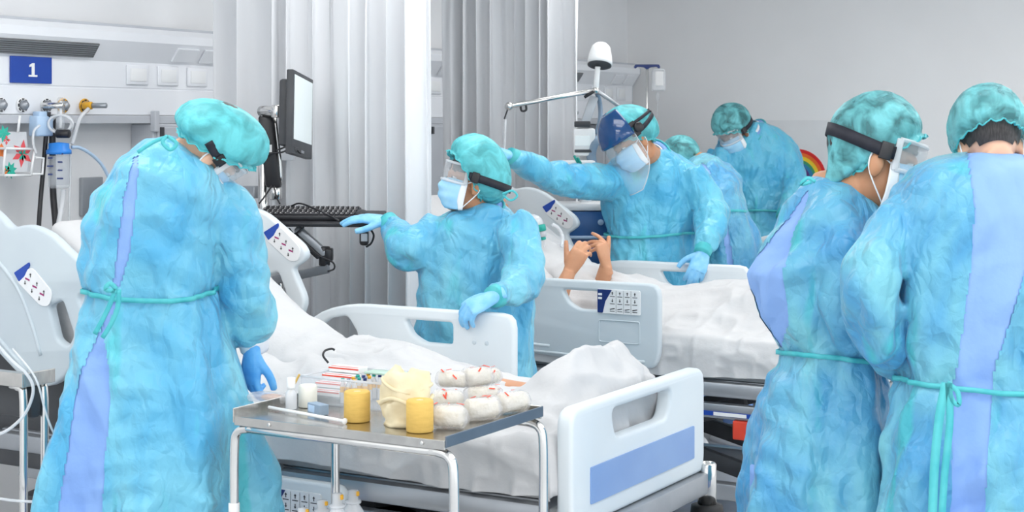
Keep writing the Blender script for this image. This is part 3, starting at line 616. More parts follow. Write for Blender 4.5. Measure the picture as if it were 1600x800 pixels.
def hand_parts(W, d, n, side, curl=(.5, .6, .4), s=1.0, thick=0.0, spread=.10, thumb=(.62, .72, -.32), tcurl=.35, fc=None):
    """palm, four unequal fingers and a thumb that leaves the side of the palm; d = towards the fingertips, n = back of the hand"""
    ex = nz(d); ez = nz(np.asarray(n)-ex*np.dot(n, ex)); ey = np.cross(ez, ex)*side; W = np.asarray(W, float); out = []
    def pt(x, y, z): return W+s*(ex*x+ey*y+ez*z)
    a = np.arange(16)*2*PI/16; rings = []
    for x, ry, rz in ((-.045, .026, .020), (-.01, .027, .019), (.02, .033, .018), (.05, .039, .0165), (.08, .041, .0145), (.095, .038, .011)):
        rings.append([pt(x, math.cos(q)*(ry+thick), math.sin(q)*(rz+thick)) for q in a])
    out.append(loft(rings))
    for k, (bx, by, ln) in enumerate(((.086, .030, (.040, .024, .020)), (.093, .0100, (.044, .028, .021)), (.089, -.0100, (.041, .026, .020)), (.078, -.029, (.032, .020, .018)))):
        c = fc[k] if fc else curl; ang = 0; sp = spread*(1.5-k)*.8; P_ = [np.array([bx-.025, by*.93, 0]), np.array([bx, by, 0])]
        for L_, cu in zip(ln, c):
            ang += cu; P_.append(P_[-1]+L_*np.array([math.cos(ang)*math.cos(sp), math.cos(ang)*math.sin(sp), -math.sin(ang)]))
        r0 = (.0092, .0096, .0092, .0082)[k]+thick
        out.append(tube([pt(*p) for p in P_], np.array([r0, r0*1.02, r0*.98, r0*.9, r0*.72])*s, 10, 4))
    t = nz(thumb); P_ = [np.array([.012, .016, -.006]), np.array([.03, .034, -.008])]; dirs = t
    for L_, cu in ((.036, 0), (.030, tcurl), (.022, tcurl)):
        dirs = nz(dirs+cu*np.array([.75, -.55, -.1])); P_.append(P_[-1]+L_*dirs)
    out.append(tube([pt(*p) for p in P_], (np.array([.014, .0125, .0115, .0105, .0085])+thick)*s, 10, 4))
    return out
def cap_mesh(o, R, s, puff=1.0, back=.0, tilt=-.52, bun=0, seed=0, crown=1.0, rim=1.0):
    """bouffant cap: gathered rim, pleats running to the crown"""
    seg, prof = 96, [(.0, .118), (.03, .116), (.06, .105), (.085, .086), (.103, .060), (.113, .030), (.116, .0), (.113, -.022), (.106, -.036), (.099, -.044), (.097, -.049), (.101, -.055), (.106, -.060)]
    P_ = np.array(prof); tt = np.linspace(0, 1, len(P_)); ts = np.linspace(0, 1, 40)
    pr = np.interp(ts, tt, P_[:, 0]); pz = np.interp(ts, tt, P_[:, 1]); a = np.arange(seg)*2*PI/seg; rings = []
    rr = np.random.default_rng(seed); ph = rr.random(6)*6
    for t, r, z in zip(ts, pr, pz):
        w = np.sin(min(1, t*1.05)*PI*.5)**2
        pl = 1+(.045*np.abs(np.sin(13*a+ph[0]+2*np.sin(3*a)))+.016*np.sin(37*a+ph[1]))*w*(1.3 if t < .8 else 1.5)+.025*np.sin(3*a+ph[2])*t+.02*np.sin(5*a+ph[3]+4*t)*t
        pf = 1+(puff-1)*math.sin(min(1, t/.85)*PI) if t < .85 else 1.0
        rad = r*pl*pf
        x = np.cos(a)*rad*1.06; y = np.sin(a)*rad*.86
        x = x-back*np.clip(-np.cos(a), 0, 1)*math.sin(min(1, t/.9)*PI)
        zz = np.full(seg, z*crown)+.004*np.sin(17*a+ph[4])*(t > .82)
        if bun: g = np.exp(-((a-PI)/.75)**2)*math.exp(-((t-.68)/.16)**2); x = x-bun*g; zz = zz-bun*.35*g
        rings.append(np.column_stack([x, y, zz]))
    v, f = loft(rings, cap=False); f.append(list(range(seg)))
    ct, stt = math.cos(tilt), math.sin(tilt); T = np.array([[ct, 0, stt], [0, 1, 0], [-stt, 0, ct]])     # leans the crown backwards
    v = v@T.T*rim+np.array([-.012, 0, .050])
    n = vnoise(v*40+seed)+.6*vnoise(v*90+seed); v = v+(n-.8)[:, None]*.006*nz(v+1e-6)
    return (v*s)@R.T+np.asarray(o), f
def arc_band(R, o, s, x0, ax, ay, ang, z0, z1, n=25, lean=0):
    rings = []
    for t in np.linspace(-ang, ang, n):
        p0 = np.array([x0+ax*math.cos(t), ay*math.sin(t), z0]); p1 = np.array([x0+lean+ax*math.cos(t), ay*math.sin(t), z1]); rings.append([np.asarray(o)+R@(p0*s), np.asarray(o)+R@(p1*s)])
    return loft(rings, close=False)
def mask(t, o, R, s, full=True):
    us, vs = np.linspace(-1, 1, 33), np.linspace(0, 1, 19); rows = []
    def pnt(u, v, e=0):
        th = u*1.42; z = .004-.122*v; bul = .016*math.sin(PI*v)+.010*math.exp(-((v-.28)/.2)**2)*math.exp(-(u/.28)**2)
        x = .018+(.078+bul-.020*max(0, v-.72)/.28)*math.cos(th); y = (.073+.006*math.sin(PI*v))*math.sin(th)
        z += .010*(abs(u)**2)*(1-2*v)*-1 - .012*(1-abs(u))**2*(v < .1)
        return np.asarray(o)+R@(np.array([x, y, z])*s*1.0)
    for v in vs:
        row = []
        for u in us:
            p = pnt(u, v); pleat = .0022*math.sin(v*PI*7)*(1-abs(u)**4); row.append(p+R@np.array([pleat, 0, 0])*s)
        rows.append(row)
    m = mk('face_mask', loft(rows, close=False), 'maskb', t, solid=.002)
    for sg in (-1, 1):
        rows = [[pnt(sg*u, v)+R@np.array([.0022*math.cos(u), sg*.0022, 0])*s for u in np.linspace(.84, 1.03, 6)] for v in np.linspace(-.02, 1.02, 12)]
        mk('mask_side', loft(rows, close=False), 'maskw', m, solid=.0015)
        e = np.asarray(o)+R@(np.array([-.012, sg*.084, .012])*s); e2 = np.asarray(o)+R@(np.array([-.018, sg*.082, -.03])*s)
        mk('ear_loop', tube([pnt(sg*1.0, .03), e, e2, pnt(sg*1.0, .93)], .0022, 6, 6), 'maskw', m)
    mk('nose_wire', tube([pnt(u, .04)+R@np.array([.003, 0, 0]) for u in np.linspace(-.3, .3, 7)], .0016, 6, 2), 'maskw', m)
    return m
def goggles(t, o, R, s, cap_vf=None, strap=True, up=0, wide=1.0, sw=.024, rise=.012, tmax=None):
    g = mk('goggles', (lambda a, b: join(a, b))(ring_tube(o, R, s, .012, .100*wide, .081, 1.30, -.026+up, .0055), ring_tube(o, R, s, .012, .096*wide, .081, 1.30, .044+up, .0055)), 'clearw', t)
    mk('lens', arc_band(R, o, s, .012, .0985*wide, .081, 1.28, -.026+up, .044+up), 'clear', g, solid=.002)
    for sg in (-1, 1):
        a = 1.3*sg; c = np.asarray(o)+R@(np.array([.012+.098*wide*math.cos(a), .081*math.sin(a), .009+up])*s)
        mk('frame_side', obox(c, R@np.array([1., 0, 0]), R@np.array([0, 1., 0]), R@np.array([0, 0, 1.]), .016*s, .009*s, .074*s, .003), 'clearw', g)
    if strap and cap_vf is not None: strap_band(g, o, R, s, cap_vf, .009+up, rise, sw, tmax=tmax)
    return g
def ring_tube(o, R, s, x0, ax, ay, ang, z, r): return tube([np.asarray(o)+R@(np.array([x0+ax*math.cos(t), ay*math.sin(t), z])*s) for t in np.linspace(-ang, ang, 17)], r*s, 8, 2)
def strap_band(g, o, R, s, cap_vf, z, rise=.012, w=.024, name='strap', back=None, tmax=None):
    bv = BVHTree.FromPolygons([Vector(p) for p in cap_vf[0]], [list(map(int, q)) for q in cap_vf[1]])
    c0 = np.asarray(o)+R@(np.array([0, 0, z])*s); pts, nn = [], []
    for t in np.linspace(1.25, 2*PI-1.25, 37):
        b = (1-math.cos((t-1.25)/(2*PI-2.5)*2*PI))/2; zz = z+(back if back is not None else rise)*b
        d = R@np.array([math.cos(t), math.sin(t)*.9, 0]); d = nz(d); c = np.asarray(o)+R@(np.array([0, 0, zz])*s)
        far = c+d*.35; h = bv.ray_cast(Vector(far), Vector(-d), .35)
        L_ = .086*s
        if h[0] is not None: L_ = max(L_, np.dot(np.array(h[0])-c, d)+.003)
        pts.append(c+d*L_); nn.append(d)
    P_ = np.array(pts)
    for _ in range(3): P_[1:-1] = np.maximum(1, 1)*(.25*P_[:-2]+.5*P_[1:-1]+.25*P_[2:])
    P_ = P_+np.array(nn)*.003
    if tmax: mk(name, ribbon(P_[:tmax], w*s, .003, nn[:tmax], 2), 'strap', g); mk(name, ribbon(P_[-tmax:], w*s, .003, nn[-tmax:], 2), 'strap', g)
    else: mk(name, ribbon(P_, w*s, .003, nn, 2), 'strap', g)
    for q in (2, -3):
        tq = nz(P_[q+1]-P_[q]); mk('buckle', obox(P_[q]+np.array(nn[q])*.003, tq, np.cross(nn[q], tq), nn[q], .028*s, (w+.010)*s, .008, .002), 'black', g)

def gown_rings(rings, z0, dep, seg=72, seed=0, waist=None, amp=1.0):
    """rings = (row, left, right[, extra depth, half depth]); the outline gives the width, the depth is the body's own"""
    R_ = np.array([(r[0], r[1], r[2], r[3] if len(r) > 3 else 0, r[4] if len(r) > 4 else np.nan) for r in rings], float)
    d0 = np.interp(R_[:, 0], dep[0], dep[1]); R_[:, 4] = np.where(np.isnan(R_[:, 4]), d0, R_[:, 4])
    ys = np.linspace(R_[0, 0], R_[-1, 0], 64); cols = [np.interp(ys, R_[:, 0], R_[:, k]) for k in range(5)]
    rr = np.random.default_rng(seed); ph = rr.random(12)*6.28; out = []; a = np.arange(seg)*2*PI/seg
    hem = R_[-1, 0]; top = R_[0, 0]
    for y, l, r, dz, hd in zip(*cols):
        z = z0+dz; c = V((l+r)/2, y, z); hw = (r-l)/2*z/F
        fold = .040*np.sin(5*a+ph[0]+.006*y)+.036*np.sin(8*a+ph[1]-.005*y)+.018*np.sin(13*a+ph[2]+.01*y)
        k = np.clip((y-top)/60, 0, 1)*.55
        if waist:
            dw = abs(y-waist)*z/F
            k = k+.7*math.exp(-(dw/.14)**2)*0+ (min(1, max(0, (y-waist))/(hem-waist))*1.9 if y > waist else .35)
            fold = fold+.035*math.exp(-(dw/.10)**2)*np.sin(19*a+ph[3]+2*np.sin(3*a+ph[4]))
        ex = 2.35; ca, sa = np.cos(a), np.sin(a); rad = (np.abs(ca)**ex+np.abs(sa)**ex)**(-1/ex)
        sk = 0 if not waist or y <= waist else min(1, (y-waist)/(hem-waist)*2.2)
        fold = fold+sk*(.030*np.abs(np.sin(5.5*a+ph[5]+.8*np.sin(2*a)))+.018*np.abs(np.sin(9.5*a+ph[6]))-.03)
        m = rad*(1+amp*fold*k)
        out.append(c+np.outer(ca*m*hw, RT)+np.outer(sa*m*hd, FW))
    return out
def sleeve_rings(pts, seed=0, seg=32, fine=14):
    P_ = np.array([np.append(V(p[0], p[1], p[2]), p[3]) for p in pts]); Q = catmull(P_, fine); T, U, W = frames(Q[:, :3])
    a = np.arange(seg)*2*PI/seg; rr = np.random.default_rng(seed); ph = rr.random(6)*6.28; out = []; L_ = np.concatenate([[0], np.cumsum(np.linalg.norm(np.diff(Q[:, :3], axis=0), axis=1))])
    for i, (q, u, w) in enumerate(zip(Q, U, W)):
        s = L_[i]; e = min(1, i/10, (len(Q)-1-i)/4+.2)
        r = q[3]*(1+e*(.028*np.sin(s*62+1.5*np.sin(a+ph[0])+ph[1]+a)+.026*np.sin(s*37-2*np.cos(a+ph[2])+ph[3])+.03*np.sin(4*a+ph[4]+s*9)))
        out.append(q[:3]+np.outer(np.cos(a)*r, u)+np.outer(np.sin(a)*r, w))
    return out, Q
def crease(v, seed, A):
    """long straight creases of stiff thin cloth: local sets of folded ridges running several ways"""
    rr = np.random.default_rng(seed+40); d = .45*A*(2*vnoise(v*[3.2, 3.2, 2.0]+seed)-1)
    wob = np.column_stack([vnoise(v*5+seed+s) for s in (0, 7, 19)])*.035
    for k in range(11):
        th = rr.normal(0, .42) if k % 3 else rr.uniform(-1.4, 1.4); az = rr.uniform(0, PI); lam = rr.uniform(.05, .15)
        kv = np.array([math.cos(th)*math.cos(az), math.cos(th)*math.sin(az), math.sin(th)])
        ph = (v+wob)@kv/lam+rr.random(); tri = np.abs((ph % 1)-.5)*4-1
        m = np.clip((vnoise(v*rr.uniform(3.5, 6)+rr.uniform(0, 50, 3))-.52)/.22, 0, 1); d = d+A*.95*(lam/.1)**.7*m*tri
    q = v+.1*wob; d = d+A*.28*(ridge(q*[17, 17, 12]+9, 1.3)-.45)
    return d
def inpoly(px, py, poly):
    P_ = np.array(poly, float); c = np.zeros(len(px), bool); j = len(P_)-1
    for i in range(len(P_)):
        a, b = P_[i], P_[j]; k = ((a[1] > py) != (b[1] > py)) & (px < (b[0]-a[0])*(py-a[1])/(b[1]-a[1]+1e-12)+a[0]); c ^= k; j = i
    return c
def submesh(v, f, keep):
    g = f[keep]; u, inv = np.unique(g, return_inverse=True); return v[u], inv.reshape(-1, 4), u
def person(label, z, rings, dep, head, neck, sleeves, hands=(), gm='gown_a', skin='skinl', waist=None, vox=.008, cap=None, capm='cap_a', seed=0, hs=1.0,
           strips=(), gog=True, msk=True, shield=False, collar=None, legs=None, crink=.0056, glove='glovel', ties=(), goggle_kw={}, hair_s=1.0, bend=0):
    base = V((rings[-1][1]+rings[-1][2])/2, 400, z); base[2] = 0
    t = thing('person', label, 'person', base, 'hospital staff in gowns')
    GR = gown_rings(rings, z, dep, seed=seed, waist=waist); torso = loft(GR)
    parts = [torso]; body = []
    for i, s in enumerate(sleeves):
        sr, Q = sleeve_rings(s, seed+i*3); parts.append(loft(sr))
        body.append(tube(Q[::3, :3], Q[::3, 3]*.42, 12, 1, False))
        # cuff
        d = nz(Q[-1, :3]-Q[-4, :3]); e = Q[-1, :3]
        mk('cuff', tube([e-d*.012, e+d*.008, e+d*.028], [Q[-1, 3]*.98, Q[-1, 3]*.92, Q[-1, 3]*.85], 20, 3), 'scrubw' if i == 0 and glove == 'glove' else 'teal', t)
    v, f = remesh(join(*parts), vox, 3)
    n = normals(v, f)
    q = v+.18*np.column_stack([vnoise(v*4+s+seed) for s in (0, 11, 23)])
    v = v+n*crease(v, seed, crink)[:, None]; v = lap(v, f, 1, .12)
    px, py = proj(v); fac = (n@FW) < .25; ins = np.zeros(len(v), bool)
    for s in strips: ins |= inpoly(px, py, s)
    ins &= fac
    if ins.any():
        fin = ins[f].all(1); grow = ins.copy()
        for _ in range(3): gi = grow[f].any(1); grow[f[gi].ravel()] = True
        fo = grow[f].all(1); sv, sf, idx = submesh(v, f, fo); sv = sv-n[idx]*.003
        mk('scrubs', (sv, sf.tolist()), 'scrub', t)
        gv, gf, _ = submesh(v, f, ~fin); mk('gown', (gv, gf.tolist()), gm, t)
        # bound edge of the opening
    else: mk('gown', (v, f.tolist()), gm, t)
    # ---- body: one continuous surface
    R = basis(cv(*head[3]), cv(*head[4])); ho = V(*head[:3])-R@(np.array([-.02, 0, .072])*hs); nb = V(*neck); hb = ho+R@(np.array([-.025, 0, -.075])*hs)
    k = len(GR); body.append(loft([GR[i].mean(0)+(GR[i]-GR[i].mean(0))*.70 for i in range(2, k-6, 2)]))
    body += head_parts(ho, R, hs); nd = nz(nb-hb)
    body.append(tube([hb-nd*.03, hb, (hb+nb)/2, nb, nb+nd*.06], np.array([.050, .053, .055, .062, .070])*hs, 16, 4))
    hipc = GR[-10].mean(0); feet = []
    for sg in (-1, 1):
        fx = base+RT*sg*.11; hx = np.array([fx[0], fx[1], hipc[2]+.1]); kn = np.array([fx[0], fx[1], .48]); an = np.array([fx[0], fx[1], .10])
        body.append(tube([hx, kn, an, an+[0, 0, -.04]], [.075, .055, .04, .04], 14, 4)); feet.append((hx, kn, an))
    for h in hands: body += hand_parts(*h[:4], **{**h[4], 'thick': -.0015})
    bv, bf = remesh(join(*body), .0062 if vox < .0095 else .008, 2); mk('body', (bv, bf.tolist()), skin, t)
    for hx, kn, an in feet:
        mk('trouser_leg', tube([hx, (hx+kn)/2, kn, an+[0, 0, .02]], [.085, .085, .075, .078], 20, 6), 'scrub', t)
        toe = nz((R[:, 0])*[1, 1, 0]+1e-6)
        c = an*[1, 1, 0]+toe*.05; sv, sf = ell((0, 0, 0), (.14, .05, .06), None, 20, 10); sv[:, 2] = np.clip(sv[:, 2], 0, 1)*1.2
        mk('shoe', (sv@np.stack([toe, np.cross(UP, toe), UP])+c, sf), 'white', t)
    for h in hands:
        kw = dict(h[4]); gv, gf = remesh(join(*hand_parts(*h[:4], **{**kw, 'thick': .0018})), .0032, 2)
        mk('glove', (gv, gf.tolist()), glove, t)
    # ---- head gear
    hv = ell(ho+R@(np.array([-.016, 0, .036])*hs), np.array([.106, .082, .098])*hs*hair_s, R, 28, 18); keep = []
    loc = (hv[0]-ho)@R/hs; fk = [g for g in hv[1] if np.mean(loc[g, 2]) > .035-.55*max(0, -(np.mean(loc[g, 0])-.05)) and np.mean(loc[g, 0]) < .085]
    mk('hair', (hv[0], fk), 'hair', t)
    ck = dict(seed=seed); ck.update(cap or {}); cvf = cap_mesh(ho, R, hs, **ck); cobj = mk('bouffant_cap', cvf, capm, t)
    rimv = cvf[0][-96*3:-96*2]; mk('elastic_rim', tube(np.vstack([rimv, rimv[:1]]), .0022*hs, 6, 1, False), 'teal', cobj)
    for sg in (-1, 1):
        e = ho+R@(np.array([.071, sg*.031, .004])*hs); ey = mk('eye', ell(e, (.0125*hs,)*3, None, 14, 10), 'signw', t)
        mk('iris', ell(e+R@(np.array([.0095, 0, -.002])*hs), (.0055*hs,)*3, None, 10, 8), 'hair', ey)
        mk('eyebrow', tube([ho+R@(np.array([.086-.012*abs(q-.5), sg*(.012+.036*q), .026+.006*math.sin(q*PI)])*hs) for q in (0, .33, .66, 1)], .004*hs, 6, 3), 'hair', t)
    if msk: mask(t, ho, R, hs)
    if gog: goggles(t, ho, R, hs, cvf, **goggle_kw)
    if shield:
        rows = []
        for el in np.linspace(.08, 1.0, 14):
            row = []
            for az in np.linspace(-1.35, 1.35, 31):
                rad = np.array([.150, .122, .160]); p = np.array([math.cos(az)*math.cos(el*1.15), math.sin(az)*math.cos(el*1.15), math.sin(el*1.15)])*rad+np.array([-.004, 0, .022]); row.append(ho+R@(p*hs))
            rows.append(row)
        cr = mk('shield_crown', loft(rows, close=False), 'crown', t, solid=.003)
        rows = []
        for k_, zz in enumerate(np.linspace(.055, -.195, 14)):
            am = 1.35*(1-.55*max(0, (k_-6)/7)**2); rows.append([ho+R@(np.array([-.004+(.140+.012*k_/13)*math.cos(q), .114*math.sin(q), zz])*hs) for q in np.linspace(-am, am, 31)])
        vs_ = mk('visor', loft(rows, close=False), 'shield', cr, solid=.0015)
        edge = [r[0] for r in rows]+list(rows[-1])+[r[-1] for r in rows[::-1]]
        mk('visor_edge', tube(edge, .0025, 6, 1, False), 'clearw', cr)
        strap_band(cr, ho, R, hs, cvf, .03, .03, .02, 'headgear_strap'); strap_band(cr, ho, R, hs, cvf, .075, .0, .014, 'crown_strap')
        for sg in (-1, 1): mk('pivot_knob', cyl(ho+R@(np.array([-.0, sg*.112, .05])*hs), ho+R@(np.array([-.0, sg*.132, .05])*hs), .022*hs), 'black', cr)
    if collar:      # scrubs collar standing inside the neck of the gown
        cn = V(*collar); up_ = nz(hb-nb); a = np.linspace(0, 2*PI, 25); u_ = nz(np.cross(up_, FW)); w_ = np.cross(up_, u_)
        for nm, h0, h1, r0, r1, mm in (('scrub_collar', -.02, .012, .085, .074, 'scrub'), ('undershirt_collar', -.01, .026, .072, .066, 'scrubw')):
            mk(nm, loft([[cn+up_*h+(u_*math.cos(q)+w_*math.sin(q))*rr_*hs for q in a[:-1]] for h, rr_ in ((h0, r0*1.15), ((h0+h1)/2, r0), (h1, r1))], cap=False), mm, t, solid=.003)
        pts = [cn-up_*.012+(u_*math.cos(q)+w_*math.sin(q))*.096*hs for q in a]; mk('neck_binding', tube(pts, .006, 8, 1, False), 'teal', t)
    # ---- waist tie laid round the torso
    if waist:
        i = int(np.argmin([abs(proj(g.mean(0))[1]-waist) for g in GR])); g = GR[i]; c = g.mean(0)
        g2 = c+(g-c)*1.012; nrm_ = (g-c)/np.linalg.norm(g-c, axis=1)[:, None]; g2 = g2+nrm_*.010
        g2 = g2+UP*(.010*np.sin(np.arange(len(g2))*2*PI/len(g2)*2+seed))[:, None]
        mk('waist_tie', ribbon(np.vstack([g2, g2[:1]]), .013, .004, np.vstack([nrm_, nrm_[:1]]), 1), 'teal', t)
    for tie in ties:
        z_ = tie[1]; mk(tie[0], ribbon([V(*p, z_) for p in tie[3]], tie[2], .003, -FW, 5), 'teal', t)
    return t
gown_mat('gown_a', (.20, .58, .73), (.075, .40, .67), (.07, .55, .62)); gown_mat('gown_b', (.15, .56, .73), (.06, .40, .66), (.07, .55, .62)); gown_mat('gown_c', (.18, .52, .62), (.07, .33, .60), (.05, .47, .53))
for k_ in ('gown_a', 'gown_b', 'gown_c'): M[k_] = MATS[k_]
M['cap_a'] = cap_mat('cap turquoise', (.13, .60, .65), .4); M['cap_b'] = cap_mat('cap sheer teal', (.16, .54, .58), .68)

DEP = lambda ys, ds: (ys, ds)
# 1: near side of the foreground bed, back to the camera, bent over it
person('worker in a turquoise cap bending over the foreground bed, back turned', 4.41,
  [(213, 255, 270), (219, 240, 279), (228, 219, 291), (242, 194, 316), (265, 172, 344), (300, 150, 358), (340, 134, 350), (380, 128, 342), (420, 124, 338), (443, 127, 337), (457, 141, 334), (475, 134, 340), (520, 122, 350), (580, 108, 372), (650, 98, 390), (720, 87, 402), (778, 76, 408), (800, 78, 406)],
  DEP((210, 226, 265, 340, 457, 600, 800), (.05, .10, .15, .16, .15, .20, .23)),
  (357, 202, 4.42, (.47, -.76, .36), (.82, .56, .10)), (266, 262, 4.43),
  [[(320, 300, 4.44, .062), (344, 322, 4.43, .075), (366, 360, 4.44, .080), (379, 425, 4.46, .074), (390, 490, 4.50, .068), (396, 532, 4.53, .048)]],
  hands=[(V(394, 551, 4.51), cv(-.08, -1, .05), cv(-.62, .1, -.78), 1, dict(fc=[(.35, .7, .4), (.55, .8, .5), (.75, .9, .5), (.9, 1.0, .5)], s=.95, spread=.22, thumb=(.80, .5, -.45)))],
  gm='gown_a', skin='skinl', waist=457, vox=.0075, capm='cap_a', cap=dict(puff=1.03, back=.01, tilt=-.50, rim=1.04, crown=.72), seed=1, hs=1.0, goggle_kw=dict(tmax=8), glove='glove',
  strips=[[(207, 245), (219, 240), (214, 320), (204, 400), (189, 448), (173, 448), (180, 400), (190, 310)], [(178, 462), (152, 520), (124, 580), (110, 660), (90, 790), (90, 830), (160, 830), (165, 720), (174, 640), (172, 580), (165, 530), (188, 462)]],
  ties=[('tie_end', 4.17, .012, [(180, 452), (172, 475), (160, 500), (148, 522)]), ('tie_end', 4.17, .012, [(186, 452), (184, 480), (174, 505), (160, 528)]), ('tie_bow', 4.17, .012, [(182, 452), (172, 443), (165, 452), (180, 455)]), ('neck_bow', 4.22, .010, [(262, 212), (254, 222), (266, 234), (276, 224), (262, 213)]), ('neck_tie', 4.24, .010, [(262, 213), (240, 222), (215, 238)])], legs=1)
# 2: at the computer
person('worker in goggles looking up at the computer, left hand on the rail', 5.96,
  [(322, 732, 786), (326, 711, 798), (332, 694, 808), (345, 675, 816), (362, 664, 828), (400, 659, 835), (440, 657, 837), (480, 655, 836), (520, 651, 836), (560, 648, 836), (620, 645, 838), (700, 640, 845)],
  DEP((304, 320, 362, 440, 560, 700), (.06, .11, .15, .17, .18, .20)),
  (751, 256, 5.93, (-.93, .22, -.24), (.22, .96, 0)), (754, 352, 5.97),
  [[(800, 345, 5.85, .070), (820, 400, 5.78, .076), (815, 440, 5.70, .072), (796, 456, 5.60, .058), (776, 462, 5.53, .044)],
   [(690, 352, 5.98, .070), (664, 384, 5.93, .084), (640, 386, 5.93, .084), (622, 366, 6.0, .062), (610, 350, 6.04, .042)]],
  hands=[(V(770, 464, 5.51), cv(-.85, -.40, -.2), cv(-.2, .75, -.6), -1, dict(curl=(.75, .6, .35), s=.98, thumb=(.7, .6, -.4))),
         (V(604, 345, 6.05), cv(-.93, .10, .15), cv(.1, .95, -.25), 1, dict(curl=(.18, .25, .2), s=.98, spread=.12, thumb=(.8, .55, -.35)))],
  gm='gown_a', skin='skint', waist=None, vox=.0085, capm='cap_a', cap=dict(puff=1.06, back=.014, tilt=-.80, rim=1.05, crown=.95), seed=2, hs=.98, goggle_kw=dict(up=.012, rise=-.02, sw=.03), collar=(749, 328, 5.96),
  ties=[('neck_bow', 5.80, .008, [(785, 303), (800, 298), (808, 306), (798, 313), (786, 305)])])
# 3: face shield, far side of the middle bed
person('worker in a blue face shield reaching one arm over the middle bed', 7.78,
  [(230, 1002, 1036), (238, 985, 1052), (247, 962, 1070), (258, 948, 1085), (280, 940, 1094), (312, 938, 1095), (350, 948, 1090), (367, 953, 1086), (390, 951, 1090), (420, 946, 1094), (480, 940, 1100), (570, 935, 1108)],
  DEP((230, 247, 280, 350, 420, 570), (.06, .10, .15, .16, .18, .20)),
  (980, 196, 7.65, (-.76, -.52, -.40), (-.42, .84, .0)), (1018, 248, 7.76),
  [[(1074, 272, 7.74, .085), (1108, 320, 7.68, .082), (1112, 352, 7.58, .078), (1104, 376, 7.48, .060), (1099, 390, 7.44, .045)],
   [(960, 285, 7.70, .095), (915, 284, 7.55, .080), (870, 278, 7.42, .072), (826, 259, 7.32, .062), (802, 246, 7.26, .044)]],
  hands=[(V(1099, 394, 7.43), cv(-.35, -.85, -.35), cv(.15, .55, -.8), -1, dict(curl=(.55, .6, .35), s=1.05)), (V(798, 243, 7.25), cv(-.8, .25, -.1), cv(0, .9, -.3), 1, dict(curl=(.3, .4, .3)))],
  gm='gown_b', skin='skint', waist=367, vox=.009, capm='cap_a', cap=dict(puff=1.05, back=.01), seed=3, hs=1.06, gog=False, shield=True, collar=(1016, 248, 7.76))
# 4: bent over, back turned
person('stooping worker seen from behind between the middle and farthest beds', 8.25,
  [(244, 1085, 1118, .22), (250, 1075, 1130, .20), (260, 1068, 1143, .16), (280, 1062, 1155, .1), (310, 1060, 1163, .02), (328, 1067, 1162, 0), (345, 1062, 1174, -.02), (380, 1055, 1185, -.02), (420, 1052, 1188), (460, 1053, 1187), (560, 1050, 1190)],
  DEP((244, 252, 264, 310, 400, 560), (.08, .13, .16, .17, .19, .20)),
  (1062, 238, 8.62, (-.55, -.55, .62), (-.25, .75, .6)), (1090, 262, 8.52),
  [[(1085, 280, 8.35, .08), (1072, 310, 8.45, .075), (1075, 330, 8.6, .06)]],
  gm='gown_c', skin='skint', waist=328, vox=.0095, capm='cap_b', cap=dict(), seed=4, hs=.98, gog=False,
  strips=[[(1094, 248), (1108, 262), (1128, 310), (1140, 360), (1150, 430), (1138, 430), (1126, 350), (1112, 310), (1097, 272)]])
# 5: by the far wall
person('worker in goggles and dark teal cap looking down beside the rainbow picture', 9.98,
  [(192, 1166, 1194), (197, 1150, 1208), (204, 1136, 1222), (214, 1125, 1236), (232, 1119, 1246), (260, 1120, 1246), (300, 1130, 1240), (327, 1138, 1236), (350, 1132, 1240), (420, 1125, 1250), (500, 1122, 1255)],
  DEP((192, 214, 260, 327, 500), (.06, .12, .16, .16, .2)),
  (1142, 186, 9.90, (-.66, -.55, -.52), (-.36, .86, -.2)), (1168, 226, 9.97),
  [[(1225, 234, 9.95, .085), (1241, 275, 9.85, .075), (1238, 310, 9.75, .068), (1225, 335, 9.65, .05)], [(1128, 240, 9.95, .09), (1122, 285, 9.85, .08), (1140, 320, 9.75, .06)]],
  gm='gown_b', skin='skind', waist=327, vox=.010, capm='cap_b', cap=dict(), seed=5, hs=1.08, collar=(1174, 206, 9.96))
# 6: profile to the right
person('worker with a wide black goggle strap and bulging cap, in profile at right', 4.5,
  [(276, 1272, 1312), (286, 1256, 1335), (300, 1246, 1356), (328, 1230, 1374), (360, 1210, 1384), (395, 1190, 1388), (425, 1173, 1390), (455, 1179, 1388), (490, 1191, 1384), (520, 1208, 1379), (545, 1226, 1374), (562, 1221, 1378), (595, 1202, 1386), (650, 1187, 1392), (720, 1172, 1396), (800, 1163, 1400), (870, 1157, 1404)],
  DEP((276, 300, 360, 425, 545, 700, 870), (.05, .12, .16, .18, .15, .21, .24)),
  (1366, 199, 4.48, (.95, -.22, -.14), (.22, .96, .06)), (1318, 302, 4.50),
  [[(1300, 312, 4.46, .047), (1310, 345, 4.39, .066), (1318, 420, 4.34, .073), (1330, 505, 4.36, .071), (1375, 560, 4.46, .055)]],
  gm='gown_c', skin='skint', waist=547, vox=.008, capm='cap_b', cap=dict(puff=.98, bun=.075, tilt=-.72, rim=.90), seed=6, hs=1.2, goggle_kw=dict(sw=.030, rise=.03, up=.006), glove='glove',
  strips=[[(1262, 292), (1232, 338), (1160, 425), (1180, 490), (1222, 546), (1234, 505), (1226, 430), (1242, 360), (1266, 306)]],
  ties=[('neck_bow', 4.32, .010, [(1268, 284), (1252, 288), (1262, 278), (1274, 284)])])
